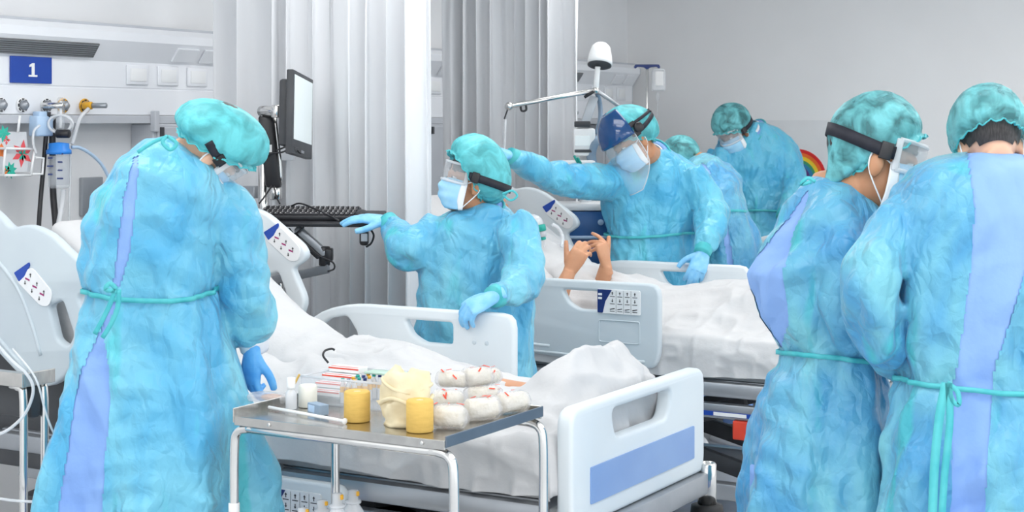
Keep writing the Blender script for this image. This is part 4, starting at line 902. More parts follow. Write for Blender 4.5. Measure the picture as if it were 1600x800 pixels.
# 7: nearest on the right, back turned
person('worker standing with back to camera at the right edge of the picture', 4.2,
  [(238, 1506, 1582), (243, 1472, 1608), (251, 1450, 1632), (264, 1430, 1652), (290, 1405, 1675), (330, 1394, 1690), (400, 1393, 1700), (470, 1396, 1700), (540, 1403, 1694), (585, 1411, 1685), (604, 1404, 1690), (680, 1383, 1705), (795, 1369, 1725), (880, 1360, 1735)],
  DEP((238, 250, 264, 330, 470, 585, 700, 880), (.075, .12, .145, .17, .17, .15, .20, .23)),
  (1542, 188, 4.26, (.08, -.55, .83), (.0, .83, .55)), (1542, 258, 4.24),
  [[(1462, 318, 4.22, .051), (1424, 338, 4.20, .070), (1386, 382, 4.16, .078), (1358, 450, 4.12, .076), (1376, 525, 4.20, .071), (1425, 575, 4.36, .054)],
   [(1655, 300, 4.22, .079), (1705, 365, 4.16, .082), (1730, 450, 4.12, .076), (1712, 525, 4.20, .071), (1660, 575, 4.36, .054)]],
  gm='gown_c', skin='skinl', waist=592, vox=.0078, capm='cap_b', cap=dict(puff=1.05, tilt=.05), seed=7, hs=.98, gog=False, msk=True,
  strips=[[(1508, 236), (1600, 236), (1640, 300), (1606, 420), (1556, 580), (1550, 640), (1535, 890), (1484, 890), (1486, 600), (1495, 560), (1515, 420), (1520, 330)]],
  ties=[('tie_end', 3.975, .022, [(1478, 598), (1468, 650), (1460, 730), (1456, 830)]), ('tie_end', 3.975, .018, [(1482, 598), (1484, 660), (1476, 740), (1470, 830)]), ('tie_bow', 3.975, .012, [(1480, 598), (1496, 612), (1498, 632), (1488, 625), (1480, 598)])])
# ================================================================== instrument trolley in the foreground
TZ = .897
A, B, Cc = onZ(697, 689, TZ), onZ(378, 648, TZ), onZ(848, 642, TZ)
tx0, tx1, ty0, ty1 = B[0], A[0], A[1], Cc[1]
t = thing('instrument_trolley', 'stainless steel instrument trolley carrying bandages in the foreground', 'trolley', ((tx0+tx1)/2, (ty0+ty1)/2, 0))
mk('tray', box((tx0, ty0, TZ-.004), (tx1, ty1, TZ), .001), 'tray', t, smooth=False)
mk('front_rim', box((tx0, ty0-.006, TZ-.022), (tx1, ty0, TZ+.001), .002), 'tray', t, smooth=False)
mk('back_rim', box((tx0, ty1, TZ-.022), (tx1, ty1+.006, TZ+.012), .002), 'tray', t, smooth=False)
mk('end_lip', box((tx1, ty0-.006, TZ-.016), (tx1+.005, ty1+.006, TZ+.012), .002), 'lip', t, smooth=False)
mk('end_lip', box((tx0-.005, ty0-.006, TZ-.016), (tx0, ty1+.006, TZ+.022), .002), 'tray', t, smooth=False)
for q in (.18, .9): mk('rim_screw', cyl((tx0+(tx1-tx0)*q, ty0-.009, TZ-.010), (tx0+(tx1-tx0)*q, ty0-.006, TZ-.010), .005, 10), 'chrome', t)
for y in (ty0+.012, ty1-.012):
    for s, x in ((-1, tx0), (1, tx1)):
        xi = x-s*.055; xo = x+s*.014
        L_ = mk('leg', tube([(xi, y, TZ-.030), (xi+s*.02, y, TZ-.030), (xo-s*.012, y, TZ-.042), (xo, y, TZ-.09), (xo, y, .6), (xo, y, .3), (xo, y, .10)], .0125, 14, 6), 'chrome', t)
        mk('castor', cyl((xo, y-.012, .045), (xo, y+.012, .045), .045, 20), 'dark', L_)
        mk('castor_fork', box((xo-.018, y-.02, .05), (xo+.018, y+.02, .11), .006), 'steel', L_, auto=40)
for y in (ty0+.012, ty1-.012): mk('under_bar', cyl((tx0+.03, y, TZ-.030), (tx1-.03, y, TZ-.030), .0125), 'chrome', t)
mk('leg_tape', lathe([(.0135, .640), (.0145, .642), (.0145, .668), (.0135, .670)], 16, (tx0-.014, ty0+.012, 0)), 'signw', t)
SH = .475
mk('lower_shelf', box((tx0-.01, ty0+.0, SH-.006), (tx1+.01, ty1, SH), .002), 'tray', t, smooth=False)
def onT(px, py): return onZ(px, py, TZ)
def roll(px, py, r, h, lab, m, cat, hole=.010, **k):
    c = onT(px, py); o = thing(cat.replace(' ', '_'), lab, cat, c, **k)
    mk('wound_band', lathe([(hole, .001), (r-.002, .001), (r, .003), (r, h-.004), (r-.003, h-.0005), (hole+.004, h), (hole, h-.003), (hole, .02)], 36, c), m, o)
    mk('core', lathe([(hole, .002), (hole, h-.002), (hole*.7, h-.002), (hole*.7, .004)], 16, c), 'gauze', o); return o
roll(558, 658, .0335, .078, 'yellow bandage roll standing left of the cream bandage', 'yellow', 'bandage roll', group='yellow bandage rolls')
roll(656, 674, .0335, .079, 'yellow bandage roll at the tray front, right of the cream bandage', 'yellow', 'bandage roll', group='yellow bandage rolls')
roll(481, 636, .025, .060, 'white tape roll standing by the clear box on the tray', mat('paper tape', (.84, .83, .76), .7, var=((.8, .79, .71), 30, 3)), 'tape roll', .012)
# cream tubular bandage: a slumped, folded bundle
c = onT(627, 668)+np.array([-.012, .040, 0]); rings = []; a = np.arange(72)*2*PI/72
for i, (h, r) in enumerate(((.001, .058), (.008, .061), (.018, .058), (.030, .060), (.045, .063), (.058, .066), (.063, .071), (.068, .067), (.075, .064), (.09, .065), (.105, .062), (.118, .055), (.128, .042), (.133, .028), (.129, .014), (.118, .008))):
    f_ = 1+.045*np.sin(3*a+h*40)+.03*np.sin(5*a-h*70+1)+.02*np.sin(9*a+h*90); dz = .006*np.sin(2*a+i*.5)+.004*np.sin(5*a+i)
    rings.append(c+np.column_stack([np.cos(a)*r*f_, np.sin(a)*r*.85*f_, np.maximum(.001, h+dz*min(1, i/3))]))
o = thing('tubular_bandage', 'cream folded tubular bandage bundle between the two yellow rolls', 'bandage', c)
v, f = loft(rings); n_ = ridge(v*[14, 14, 55]+3, 2); mk('knit_bundle', (v+((n_-.35)*.017)[:, None]*(v-c)/np.linalg.norm(v-c, axis=1)[:, None], f), 'cream', o)
mk('folded_edge', tube([c+np.array([math.cos(q)*.064*(1+.05*math.sin(3*q)), math.sin(q)*.056, .120+.010*math.sin(2*q+.5)-.004*q]) for q in np.linspace(2.6, 7.6, 20)], .0045, 8, 2), 'cream', o)
mk('folded_edge', tube([c+np.array([math.cos(q)*.068, math.sin(q)*.061, .064+.010*math.sin(3*q)]) for q in np.linspace(2.8, 6.8, 20)], .005, 8, 2), 'cream', o)
# film-wrapped dressing rolls
def pack(px, py, z, L_, r, lab, seed, ang=0, marks=True):
    c = onT(px, py)*[1, 1, 0]+np.array([0, 0, z+r*.92]); d = np.array([math.cos(ang), math.sin(ang), 0]); w = np.array([-d[1], d[0], 0]); a_ = np.arange(28)*2*PI/28
    o = thing('dressing_pack', lab, 'dressing pack', c-[0, 0, r*.92], 'film-wrapped dressing packs')
    mk('gauze_roll', cyl(c-d*L_*.42, c+d*L_*.42, r*.8, 24), 'gauze', o)
    R_ = []
    for k_ in np.linspace(-1, 1, 15):
        rr_ = r*(1-.45*max(0, abs(k_)-.75)/.25); R_.append(c+d*L_*.56*k_+np.outer(np.cos(a_)*rr_*(1+.06*np.sin(5*a_+seed+3*k_)), w)+np.outer(np.sin(a_)*rr_*.92*(1+.06*np.sin(4*a_+seed*2-2*k_)), UP))
    v, f = loft(R_); n_ = vnoise(v*60+seed)-.5; v = v+n_[:, None]*.004*(v-c)/np.linalg.norm(v-c, axis=1)[:, None]; v[:, 2] = np.maximum(v[:, 2], z+.001); mk('film_wrap', (v, f), 'wrap', o)
    if marks:
        rr_ = np.random.default_rng(seed); S_ = []
        for k_ in range(4):
            q = rr_.uniform(.3, 2.8); p = rr_.uniform(-.42, .42)*L_; nn_ = w*math.cos(q)+UP*math.sin(q); tt = nz(np.cross(nn_, d)*rr_.uniform(-1, 1)+d*rr_.uniform(-1, 1))
            S_.append(obox(c+d*p+nn_*r*.99, tt, np.cross(nn_, tt), nn_, .016, .004, .001))
        for q_ in S_: mk('wrapper_print', q_, 'red', o, smooth=False)
pack(702, 669, TZ, .085, .032, 'film-wrapped dressing roll nearest the tray corner, by yellow roll', 1, .3)
pack(752, 656, TZ, .095, .032, 'film-wrapped dressing roll in the middle of the tray\'s right end', 2, .9)
pack(800, 645, TZ, .095, .031, 'film-wrapped dressing roll farthest along the tray\'s right lip', 3, 1.2)
pack(700, 642, TZ, .085, .030, 'film-wrapped dressing roll beside the cream bandage', 4, .2)
pack(755, 634, TZ, .095, .030, 'film-wrapped dressing roll in the back row on the tray', 5, .5)
pack(708, 633, TZ+.046, .085, .026, 'red-printed dressing pack lying on top, left of the pile', 6, .35)
pack(745, 632, TZ+.048, .080, .029, 'red-printed dressing pack at the top of the pile', 7, 1.1)
pack(765, 628, TZ+.046, .070, .025, 'red-printed dressing pack at the right of the pile top', 8, 1.5)
# clear box of ampoule packs
p0, p1 = onT(462, 625), onT(585, 655)
bx0, bx1, by0, by1 = onT(478, 627)[0], onT(590, 648)[0], onT(560, 640)[1]+.01, ty1-.012
o = thing('clear_box', 'clear plastic box of vials and ampoule packs on the tray', 'box', ((bx0+bx1)/2, (by0+by1)/2, TZ))
hb_ = .072
for nm, a_, b_ in (('box_wall', (bx0, by0, TZ+.001), (bx1, by0+.0025, TZ+hb_)), ('box_wall', (bx0, by1-.0025, TZ+.001), (bx1, by1, TZ+hb_)), ('box_wall', (bx0, by0, TZ+.001), (bx0+.0025, by1, TZ+hb_)), ('box_wall', (bx1-.0025, by0, TZ+.001), (bx1, by1, TZ+hb_)), ('box_floor', (bx0, by0, TZ+.0005), (bx1, by1, TZ+.003))): mk(nm, box(a_, b_), 'clear', o, smooth=False)
mk('box_rim', tube([(bx0, by0, TZ+hb_), (bx1, by0, TZ+hb_), (bx1, by1, TZ+hb_), (bx0, by1, TZ+hb_), (bx0, by0, TZ+hb_)], .003, 8, 1, False), 'clearw', o)
for i in range(4):
    x = bx0+.012+.0*i; z = TZ+.02+.017*i; y = by0+.02+.03*i
    q = thing('ampoule_pack', ['lowest, nearest', 'second', 'third', 'topmost, rearmost'][i]+' white ampoule pack with red stripe in the clear box', 'medicine pack', (x+.05, y+.02, z), 'striped ampoule packs')
    mk('carton', box((x, y, z), (x+.10, y+.045, z+.015), .002), 'signw', q, smooth=False); mk('stripe', box((x-.0004, y-.0006, z+.009), (x+.1004, y, z+.013)), 'red', q, smooth=False)
    mk('stripe', box((x+.005, y+.004, z+.015), (x+.095, y+.010, z+.0156)), 'red', q, smooth=False)
for i in range(12):
    x = bx0+.118+.0175*(i % 6)*.55; y = by0+.03+.035*(i % 4); z = TZ+.004+.0*i
    if x > bx1-.01: continue
    q = thing('glass_vial', 'small amber-banded glass vial with %s cap in the clear box' % ('green', 'amber', 'navy')[i % 3], 'vial', (x, y, z), 'vials in the clear box')
    mk('vial_glass', lathe([(.0065, 0), (.007, .002), (.007, .05), (.004, .056), (.004, .062), (.0, .062)], 12, (x, y, z)), 'clearw', q); mk('vial_band', lathe([(.0072, .03), (.0074, .031), (.0074, .044), (.0072, .045)], 12, (x, y, z)), 'amber', q); mk('vial_cap', lathe([(.005, .06), (.005, .067), (0, .067)], 12, (x, y, z)), ('green', 'amber', 'navy')[i % 3], q)
gp = np.array([(bx0+bx1)/2+.03, by1-.05, TZ+.073]); mkc('green_sachet', obox(gp, (1, .1, 0), (-.1, 1, 0), UP, .11, .05, .006, .002), mat('sachet green', (.45, .62, .52), .5, var=((.5, .68, .58), 20, 2)), label='flat pale green sachet lying across the clear box', cat='sachet')
c = onT(455, 640); o = thing('sterile_bottle', 'small clear bottle standing left of the white tape roll', 'bottle', c)
mk('bottle_body', lathe([(.012, .001), (.015, .004), (.015, .045), (.009, .052), (.009, .058), (.0, .058)], 20, c), 'clearw', o); mk('bottle_cap', lathe([(.010, .055), (.011, .06), (.011, .085), (.0, .086)], 20, c), 'white', o)
c = onT(497, 647); o = thing('small_carton', 'grey-blue small box lying at the tray front', 'box', c)
d_ = nz(onT(540, 660)-onT(455, 637)); w_ = np.cross(UP, d_)
mk('carton', obox(c+UP*.0145+w_*.0, d_, w_, UP, .062, .028, .027, .002), mat('slate card', (.25, .34, .45), .6, var=((.29, .38, .49), 20, 2)), o, smooth=False); mk('carton_label', obox(c+UP*.0145-d_*.010-w_*.0143, d_, w_, UP, .03, .0008, .018), 'paleblue', o, smooth=False)
s0, s1 = onT(420, 641), onT(538, 663)
o = thing('syringe', 'white wrapped syringe lying along the tray\'s front rim', 'syringe', s0); dd = nz(s1-s0)
mk('barrel', cyl(s0+UP*.008, s1+UP*.008-dd*.02, .0042), 'white', o); mk('plunger', cyl(s1+UP*.008-dd*.02, s1+UP*.008, .004), 'white', o); mk('plunger_flange', cyl(s1+UP*.008, s1+UP*.008+dd*.003, .008), 'white', o)
c = onT(425, 628); o = thing('foil_packet', 'peach-coloured packet in clear film at the tray\'s left end', 'packet', c)
mk('packet_core', ell(c+UP*.012, (.035, .022, .010)), mat('peach pad', (.75, .42, .28), .7, var=((.8, .48, .33), 20, 2)), o)
v, f = box((-.06, -.035, .001), (.06, .035, .026), .01, 3); v = v+(vnoise(v*50)-.5)[:, None]*.008; v[:, 2] = np.maximum(v[:, 2], .001); mk('packet_film', (v+c, f), 'wrap', o)
mkc('swab_stick', cyl(onT(446, 628)+UP*.002, onT(468, 628)+UP*.075, .003), 'yellow', label='thin yellow-tipped swab leaning by the clear bottle', cat='swab')
# saline bottles on the lower shelf
for i, (px, py) in enumerate(((473, 793), (503, 781), (527, 770), (552, 765))):
    y = ty0+.06+.07*(i % 2)+.05*i*.5; hgt = .245
    c = onY(px, py, y); c[2] = SH; top = onY(px, py, y)[2]; k_ = (top-SH)/.245
    o = thing('saline_bottle', ['leftmost', 'second', 'third', 'rightmost'][i]+' clear saline bottle on the trolley\'s lower shelf', 'bottle', c, 'saline bottles')
    mk('bottle_body', lathe([(.026, .001), (.030, .006), (.031, .15*k_), (.028, .18*k_), (.014, .205*k_), (.012, .215*k_), (0, .215*k_)], 22, c), 'clearw', o)
    mk('bottle_neck', lathe([(.019, .205*k_), (.021, .207*k_), (.021, .213*k_), (.013, .215*k_), (.013, .243*k_), (.0, .245*k_)], 18, c), 'clearw', o); mk('seal_tab', box(c+[.006, -.004, .228*k_], c+[.018, .004, .242*k_], .002), 'amber', o)

# ================================================================== computer workstation on its arm
o = thing('computer_workstation', 'black computer monitor and keyboard tray on a jointed wall arm', 'computer', V(425, 470, 6.4))
w_ = nz(cv(.030, -.03, .35)); h_ = nz(cv(.0, 1, .02)); n_ = nz(np.cross(h_, w_)); n_ = n_ if np.dot(n_, RT) > 0 else -n_
h_ = nz(np.cross(w_, n_)); h_ = h_ if h_[2] > 0 else -h_
TLc = V(459, 108, 6.15); wid, hei = .36, .325
mc = TLc+w_*wid/2-h_*hei/2
mon = mk('monitor', obox(mc-n_*.014, w_, h_, n_, wid, hei, .028, .004), 'dark', o, auto=40)
mk('monitor_back', obox(mc-n_*.045, w_, h_, n_, wid*.82, hei*.8, .04, .012), 'dark', mon, auto=40)
mk('screen', obox(mc+h_*.02+n_*.0008, w_, h_, n_, wid-.036, hei-.075, .002), 'screen', mon, smooth=False)
mk('monitor_badge', obox(mc-h_*(hei/2-.018)+n_*.001, w_, h_, n_, .05, .010, .001), 'steel', mon, smooth=False)
mk('speaker_slots', join(*[obox(mc-h_*(hei/2-.010-.006*q)-w_*.11+n_*.001, w_, h_, n_, .08, .002, .001) for q in range(4)]), 'black', mon, smooth=False)
def P6(px, py, z=6.4): return V(px, py, z)
mk('swivel', join(cyl(P6(408, 174), P6(440, 174, 6.3), .022), cyl(P6(433, 164, 6.3), P6(433, 184, 6.3), .024)), 'chrome', o)
mk('swivel_block', obox(P6(414, 174), RT, FW, UP, .03, .05, .045, .006), 'chrome', o)
dcol = nz(P6(428, 292)-P6(416, 182)); mk('arm_column', obox((P6(428, 292)+P6(416, 182))/2, RT, FW, dcol, .062, .05, .29, .012), 'black', o, auto=40)
mk('column_edge', tube([P6(429, 182), P6(437, 250), P6(439, 285)], .008, 10, 4), 'chrome', o)
mk('column_label', obox(P6(421, 232, 6.37), RT, FW, UP, .02, .004, .03), 'signw', o, smooth=False)
mk('lower_joint', cyl(P6(431, 292), P6(431, 312), .026), 'chrome', o)
mk('support_post', cyl(P6(412, 255, 6.45), P6(412, 470, 6.45), .022), 'chrome', o)
mk('terminal_box', obox(P6(432, 228, 6.62), RT, FW, UP, .15, .06, .12, .006), 'unit', o, auto=40)
mk('bracket_arm', obox((P6(412, 300, 6.45)+V(300, 300, 6.9))/2, nz(P6(412, 300, 6.45)-V(300, 300, 6.9)), UP, np.cross(nz(P6(412, 300, 6.45)-V(300, 300, 6.9)), UP), .50, .05, .04, .006), 'steel', o, auto=40)
wl = np.array([WX, V(300, 300, 6.9)[1]-.35, 1.35]); wa = V(300, 300, 6.9); mk('wall_arm', tube([wl, (wl+wa)/2+[0, 0, .01], wa], .022, 12, 4), 'steel', o); mk('wall_plate', box(wl-[0, .06, .08], wl+[.02, .06, .08], .004), 'steel', o, auto=40)
ax_ = nz(cv(1, -.005, -.05)); ay_ = nz(cv(.10, .17, 1)); ay_ = nz(ay_-ax_*np.dot(ax_, ay_)); az_ = np.cross(ax_, ay_); az_ = az_ if az_[2] > 0 else -az_
fe = V(493, 352, 6.10); tc_ = fe+ay_*.115
tr = mk('keyboard_tray', obox(tc_, ax_, ay_, az_, .485, .23, .016, .005), 'black', o, auto=40)
kc = tc_-ax_*.045+az_*.0175+ay_*.01
kbd = mk('keyboard', obox(kc, ax_, ay_, az_, .385, .165, .018, .006), 'key', o, auto=40)
kk = []
for r_ in range(6):
    for c_ in range(19):
        if r_ == 0 and 5 < c_ < 11: continue
        kk.append(obox(kc+az_*.012+ax_*(-.177+.0196*c_+.003*(r_ % 2))+ay_*(-.062+.0245*r_), ax_, ay_, az_, .0155, .018, .007, .002))
    if r_ == 0: kk.append(obox(kc+az_*.012+ax_*(-.022)+ay_*-.062, ax_, ay_, az_, .108, .018, .007, .002))
mk('keys', join(*kk), 'key', kbd, smooth=False, kind='stuff')
kk = []
for r_ in range(6):
    for c_ in range(19): kk.append(obox(kc+az_*.0157+ax_*(-.180+.0196*c_+.003*(r_ % 2))+ay_*(-.058+.0245*r_), ax_, ay_, az_, .004, .006, .0004))
mk('key_legends', join(*kk), 'signw', kbd, smooth=False, kind='stuff')
ms = tc_+ax_*.165+az_*.008+ay_*-.03
v, f = ell((0, 0, 0), (.033, .055, .034), None, 20, 12); v[:, 2] = np.maximum(v[:, 2], 0); mkc('computer_mouse', (v@np.stack([ax_, ay_, az_])+ms, f), 'black', label='black computer mouse under the blue glove', cat='mouse')
mh = mk('mouse_holder', obox(V(569, 371, 6.12), RT, FW, UP, .036, .03, .062, .012), 'black', o, auto=40); mk('holder_label', obox(V(569, 371, 6.08), RT, FW, UP, .024, .012, .03, .002), 'steel', mh, smooth=False)
mk('holder_hook', tube([V(579, 358, 6.12), V(584, 368, 6.12), V(580, 380, 6.12), V(572, 386, 6.12)], .004, 8, 5), 'black', mh)
e0, e1 = V(466, 358, 6.18), V(507, 395, 6.16); mk('tilt_arm', obox((e0+e1)/2, nz(e1-e0), FW, np.cross(nz(e1-e0), FW), np.linalg.norm(e1-e0)+.02, .045, .03, .008), 'steel', o, auto=40)
mk('tilt_arm_under', obox((e0+e1)/2-RT*.018-UP*.018, nz(e1-e0), FW, np.cross(nz(e1-e0), FW), np.linalg.norm(e1-e0), .04, .022, .006), 'black', o, auto=40)
mk('elbow_joint', join(cyl(V(507, 385, 6.16), V(507, 415, 6.16), .022), obox(V(514, 398, 6.16), RT, FW, UP, .03, .05, .05, .006)), 'black', o)
e0, e1 = V(511, 420, 6.16), V(418, 440, 6.42); mk('lower_arm', obox((e0+e1)/2, nz(e1-e0), FW, np.cross(nz(e1-e0), FW), np.linalg.norm(e1-e0)+.03, .045, .035, .008), 'steel', o, auto=40)
mk('post_clamp', cyl(V(433, 440, 6.42), V(433, 458, 6.42), .028), 'chrome', o); mk('post_collar', cyl(V(433, 458, 6.42), V(433, 470, 6.42), .024), 'black', o)
for pts in ([(456, 232, 6.2), (440, 238, 6.3), (425, 240, 6.35), (408, 250, 6.36), (398, 242, 6.36)], [(425, 290, 6.3), (415, 305, 6.28), (405, 318, 6.25)], [(428, 290, 6.3), (432, 308, 6.28), (437, 318, 6.25)], [(432, 235, 6.3), (455, 228, 6.25), (470, 240, 6.2)],
            [(452, 357, 6.2), (470, 380, 6.15), (500, 400, 6.1), (520, 410, 6.1), (522, 420, 6.1), (512, 424, 6.1)], [(475, 355, 6.15), (462, 365, 6.15), (448, 374, 6.2)], [(455, 322, 6.28), (470, 318, 6.25), (500, 330, 6.18), (530, 345, 6.08)]):
    mk('cable', tube([V(*p) for p in pts], .0035, 6, 6), 'black', o)

# ================================================================== left edge: stand beside the foreground bed
zl = 4.55
o = thing('side_stand', 'chrome-legged side stand cut off by the left edge', 'stand', V(20, 470, zl)*[1, 1, 0])
f1 = onY(44, 580, V(44, 580, zl)[1]); sx, sy = f1[0], f1[1]
mk('stand_top', box((sx-.42, sy-.02, .915), (sx, sy+.10, .925), .002), 'tray', o, smooth=False); mk('stand_rim', box((sx-.42, sy-.024, .905), (sx+.003, sy-.02, .945), .002), 'tray', o, smooth=False); mk('stand_side', box((sx, sy-.02, .905), (sx+.004, sy+.10, .945), .002), 'tray', o, smooth=False)
for q in (.05, .36):
    mk('stand_leg', tube([(sx-q-.04, sy+.02, .900), (sx-q-.01, sy+.02, .895), (sx-q+.01, sy+.02, .86), (sx-q+.01, sy+.02, .5), (sx-q+.01, sy+.02, .02)], .012, 12, 5), 'chrome', o)
    mk('stand_leg', tube([(sx-q-.03, sy+.09, .900), (sx-q, sy+.09, .895), (sx-q+.02, sy+.09, .86), (sx-q+.02, sy+.09, .5), (sx-q+.02, sy+.09, .02)], .012, 12, 5), 'chrome', o)
mk('stand_foot_bar', cyl((sx-.38, sy+.02, .02), (sx-.02, sy+.02, .02), .013), 'chrome', o); mk('stand_foot_bar', cyl((sx-.37, sy+.09, .02), (sx-.01, sy+.09, .02), .013), 'chrome', o)
mk('stand_box', box((sx-.20, sy+.04, .80), (sx-.03, sy+.09, .90), .02), 'dark', o, auto=40)
hose('pale_tube', [V(-20, 520, 4.4), V(15, 560, 4.4), V(42, 585, 4.4), V(52, 610, 4.4), V(40, 645, 4.4), V(15, 670, 4.4), V(-10, 682, 4.4)], .0045, 'clearw', 'pale looped tube hanging in front of the side stand', 'tube')
hose('drip_line', [V(20, 545, 4.45), V(55, 590, 4.4), V(70, 640, 4.4), V(80, 668, 4.4), V(90, 688, 4.42)], .003, 'clearw', 'thin drip line running down beside the side stand', 'tube')
hose('floor_line', [V(-20, 776, 4.5), V(20, 782, 4.5), V(60, 784, 4.5), V(110, 783, 4.5)], .004, 'clearw', 'pale green-white tube low down by the stand leg', 'tube')
hose('sheet_wire', [onZ(318, 0, 1)*0+V(513, 567, 4.95), V(505, 556, 4.95), V(508, 548, 4.97), V(518, 545, 4.98), V(523, 547, 4.98)], .0035, 'black', 'thin dark bent wire lying on the foreground bed sheet', 'wire')

# ================================================================== far corner equipment
o = thing('drip_stand', 'drip stand with black hook bar and hanging bag by the far wall', 'drip stand', V(1011, 400, 10.2)*[1, 1, 0])
zi = 10.2; b0 = V(1011, 400, zi)*[1, 1, 0]
mk('pole', cyl(b0+[0, 0, .05], V(1011, 104, zi), .010), 'chrome', o)
mk('hook_bar', plate(fillet([(-.075, .014), (-.085, -.004), (-.075, -.014), (-.06, -.002), (-.02, -.006), (0, -.022), (.02, -.006), (.06, -.002), (.075, -.014), (.085, -.004), (.075, .014)], .004), [], .02, .003, RT, UP, FW, V(1011, 104, zi)), 'navy', o)
bg = mk('drip_bag', plate(fillet([(-.045, -.07), (.045, -.07), (.045, .06), (.03, .075), (-.03, .075), (-.045, .06)], .015), [], .03, .012, RT, UP, FW, V(1029, 125, zi)), 'clearw', o)
mk('bag_label', plate(fillet([(-.022, -.04), (.03, -.04), (.03, .05), (-.022, .05)], .004), [], .003, .0005, RT, UP, FW, V(1029, 124, zi)-FW*.016), 'signw', bg)
mk('drip_chamber', lathe([(.008, -.10), (.011, -.09), (.011, -.05), (.006, -.045), (0, -.045)], 12, V(1028, 133, zi)), 'clear', bg); mk('drip_tube', tube([V(1028, 158, zi), V(1027, 190, zi), V(1022, 260, zi)], .003, 6, 4), 'clear', bg)
for q in range(5): a_ = q*2*PI/5; L_ = mk('base_leg', tube([b0+[0, 0, .08], b0+[math.cos(a_)*.15, math.sin(a_)*.15, .075], b0+[math.cos(a_)*.28, math.sin(a_)*.28, .05]], .011, 8, 3), 'chrome', o); mk('castor', cyl(b0+[math.cos(a_)*.28, math.sin(a_)*.28-.01, .025], b0+[math.cos(a_)*.28, math.sin(a_)*.28+.01, .025], .025), 'dark', L_)
zi = 8.05
o = thing('ventilator', 'ventilator column with a white lamp head and hinged hose arm', 'ventilator', V(915, 400, zi)*[1, 1, 0])
b0 = V(915, 400, zi)*[1, 1, 0]
hz_ = V(915, 322, zi)[2]
mk('cart_body', obox(b0+[0, 0, hz_/2+.06], RT, FW, UP, .28, .20, hz_-.16, .01), 'bluecart', o, auto=40); mk('cart_top', obox(b0+[0, 0, hz_], RT, FW, UP, .31, .23, .04, .015), 'white', o, auto=40); mk('cart_base', obox(b0+[0, 0, .11], RT, FW, UP, .30, .24, .06, .02), 'dark', o, auto=40)
for q in range(4): dr = mk('drawer', obox(b0+[0, 0, hz_-.09-.155*q]-FW*.104, RT, FW, UP, .26, .010, .135, .004), 'bluecart', o, auto=40); c_ = b0+RT*.07+[0, 0, hz_-.075-.155*q]-FW*.11; mk('drawer_lock', cyl(c_+FW*.004, c_-FW*.006, .015), 'paleblue', dr); mk('drawer_handle', cyl(b0-RT*.12+[0, 0, hz_-.15-.155*q]-FW*.118, b0+RT*.12+[0, 0, hz_-.15-.155*q]-FW*.118, .009), 'paleblue', dr)
for sx_ in (-1, 1):
    for sy_ in (-1, 1): p = b0+RT*.11*sx_+FW*.08*sy_; mk('castor', cyl(p+[0, -.012, .04], p+[0, .012, .04], .04), 'dark', o)
mk('column', cyl(b0+[0, 0, hz_], V(915, 205, zi), .03), 'white', o)
mk('hose_pad', obox(V(902, 256, zi-.1), RT, FW, UP, .18, .08, .035, .012), 'white', o, auto=40); mk('hose_clip', join(cyl(V(903, 255, zi-.16), V(897, 243, zi-.16), .006), cyl(V(908, 256, zi-.16), V(902, 246, zi-.16), .006)), 'green', o)
mk('device', obox(V(912, 222, zi), RT, FW, UP, .11, .14, .14, .012), 'white', o, auto=40); mk('device_screen', obox(V(910, 220, zi-.072), RT, FW, UP, .075, .004, .05, .003), 'screen', o, smooth=False); mk('device_stripe', obox(V(912, 236, zi-.072), RT, FW, UP, .09, .004, .015, .003), 'dark', o, smooth=False)
e0, e1 = V(928, 152, zi-.05), V(915, 190, zi-.05); mk('arm_panel', obox((e0+e1)/2, nz(e1-e0), FW, np.cross(nz(e1-e0), FW), .14, .035, .045, .008), 'unitg', o, auto=40); mk('arm_base', obox(V(910, 194, zi-.05), RT, FW, UP, .08, .05, .03, .006), 'dark', o, auto=40)
jb = V(931, 141, zi-.1); mk('ball_joint', ell(jb, (.019,)*3), 'chrome', o); e = V(795, 166, 7.75)
mk('hinged_arm', cyl(jb, e, .012), 'chrome', o); mk('arm_tip', ell(e, (.021,)*3), 'chrome', o); mk('arm_cable', tube([e, V(790, 180, 7.75), V(788, 186, 7.75)], .004, 6, 4), 'black', o); mk('arm_clip', tube([V(813, 163, 7.79), V(815, 173, 7.79), V(822, 172, 7.79), V(822, 165, 7.79)], .006, 6, 5), 'black', o)
mk('arm_drop', tube([V(790, 186, 7.75), V(788, 240, 7.75), V(789, 275, 7.75)], .006, 8, 4), 'clearw', o)
mk('joint_handle', cyl(V(928, 143, zi-.12), V(913, 152, zi-.12), .008), 'black', o); mk('brace_arm', cyl(jb, V(968, 166, zi-.1), .010), 'steel', o); mk('hose', tube([jb, V(937, 160, zi), V(938, 185, zi), V(932, 210, zi)], .012, 8, 5), 'bluegrey', o)
mk('hose', tube([V(945, 215, zi), V(930, 222, zi-.05), V(924, 240, zi-.05), V(926, 258, zi-.05)], .024, 12, 5), 'bluegrey', o)
mk('lamp_stem', cyl(jb, V(934, 104, zi-.1), .014), 'white', o)
lh = V(937, 98, zi-.1); la = nz(cv(-.10, -1, -.35)); mk('lamp_head', lathe([(r_*.84, z_*.84) for r_, z_ in [(.0, -.125), (.035, -.12), (.055, -.10), (.068, -.05), (.074, -.01), (.075, .012), (.066, .014), (.06, .0), (.05, -.01), (0, -.012)]], 28, lh, la), 'white', o); mk('lamp_rim', lathe([(.049, -.002), (.059, .009), (.060, .015), (.05, .013)], 28, lh, la), 'dark', o); mk('lamp_lens', lathe([(.042, -.007), (.038, .005), (0, .008)], 24, lh, la), 'glassd', o)
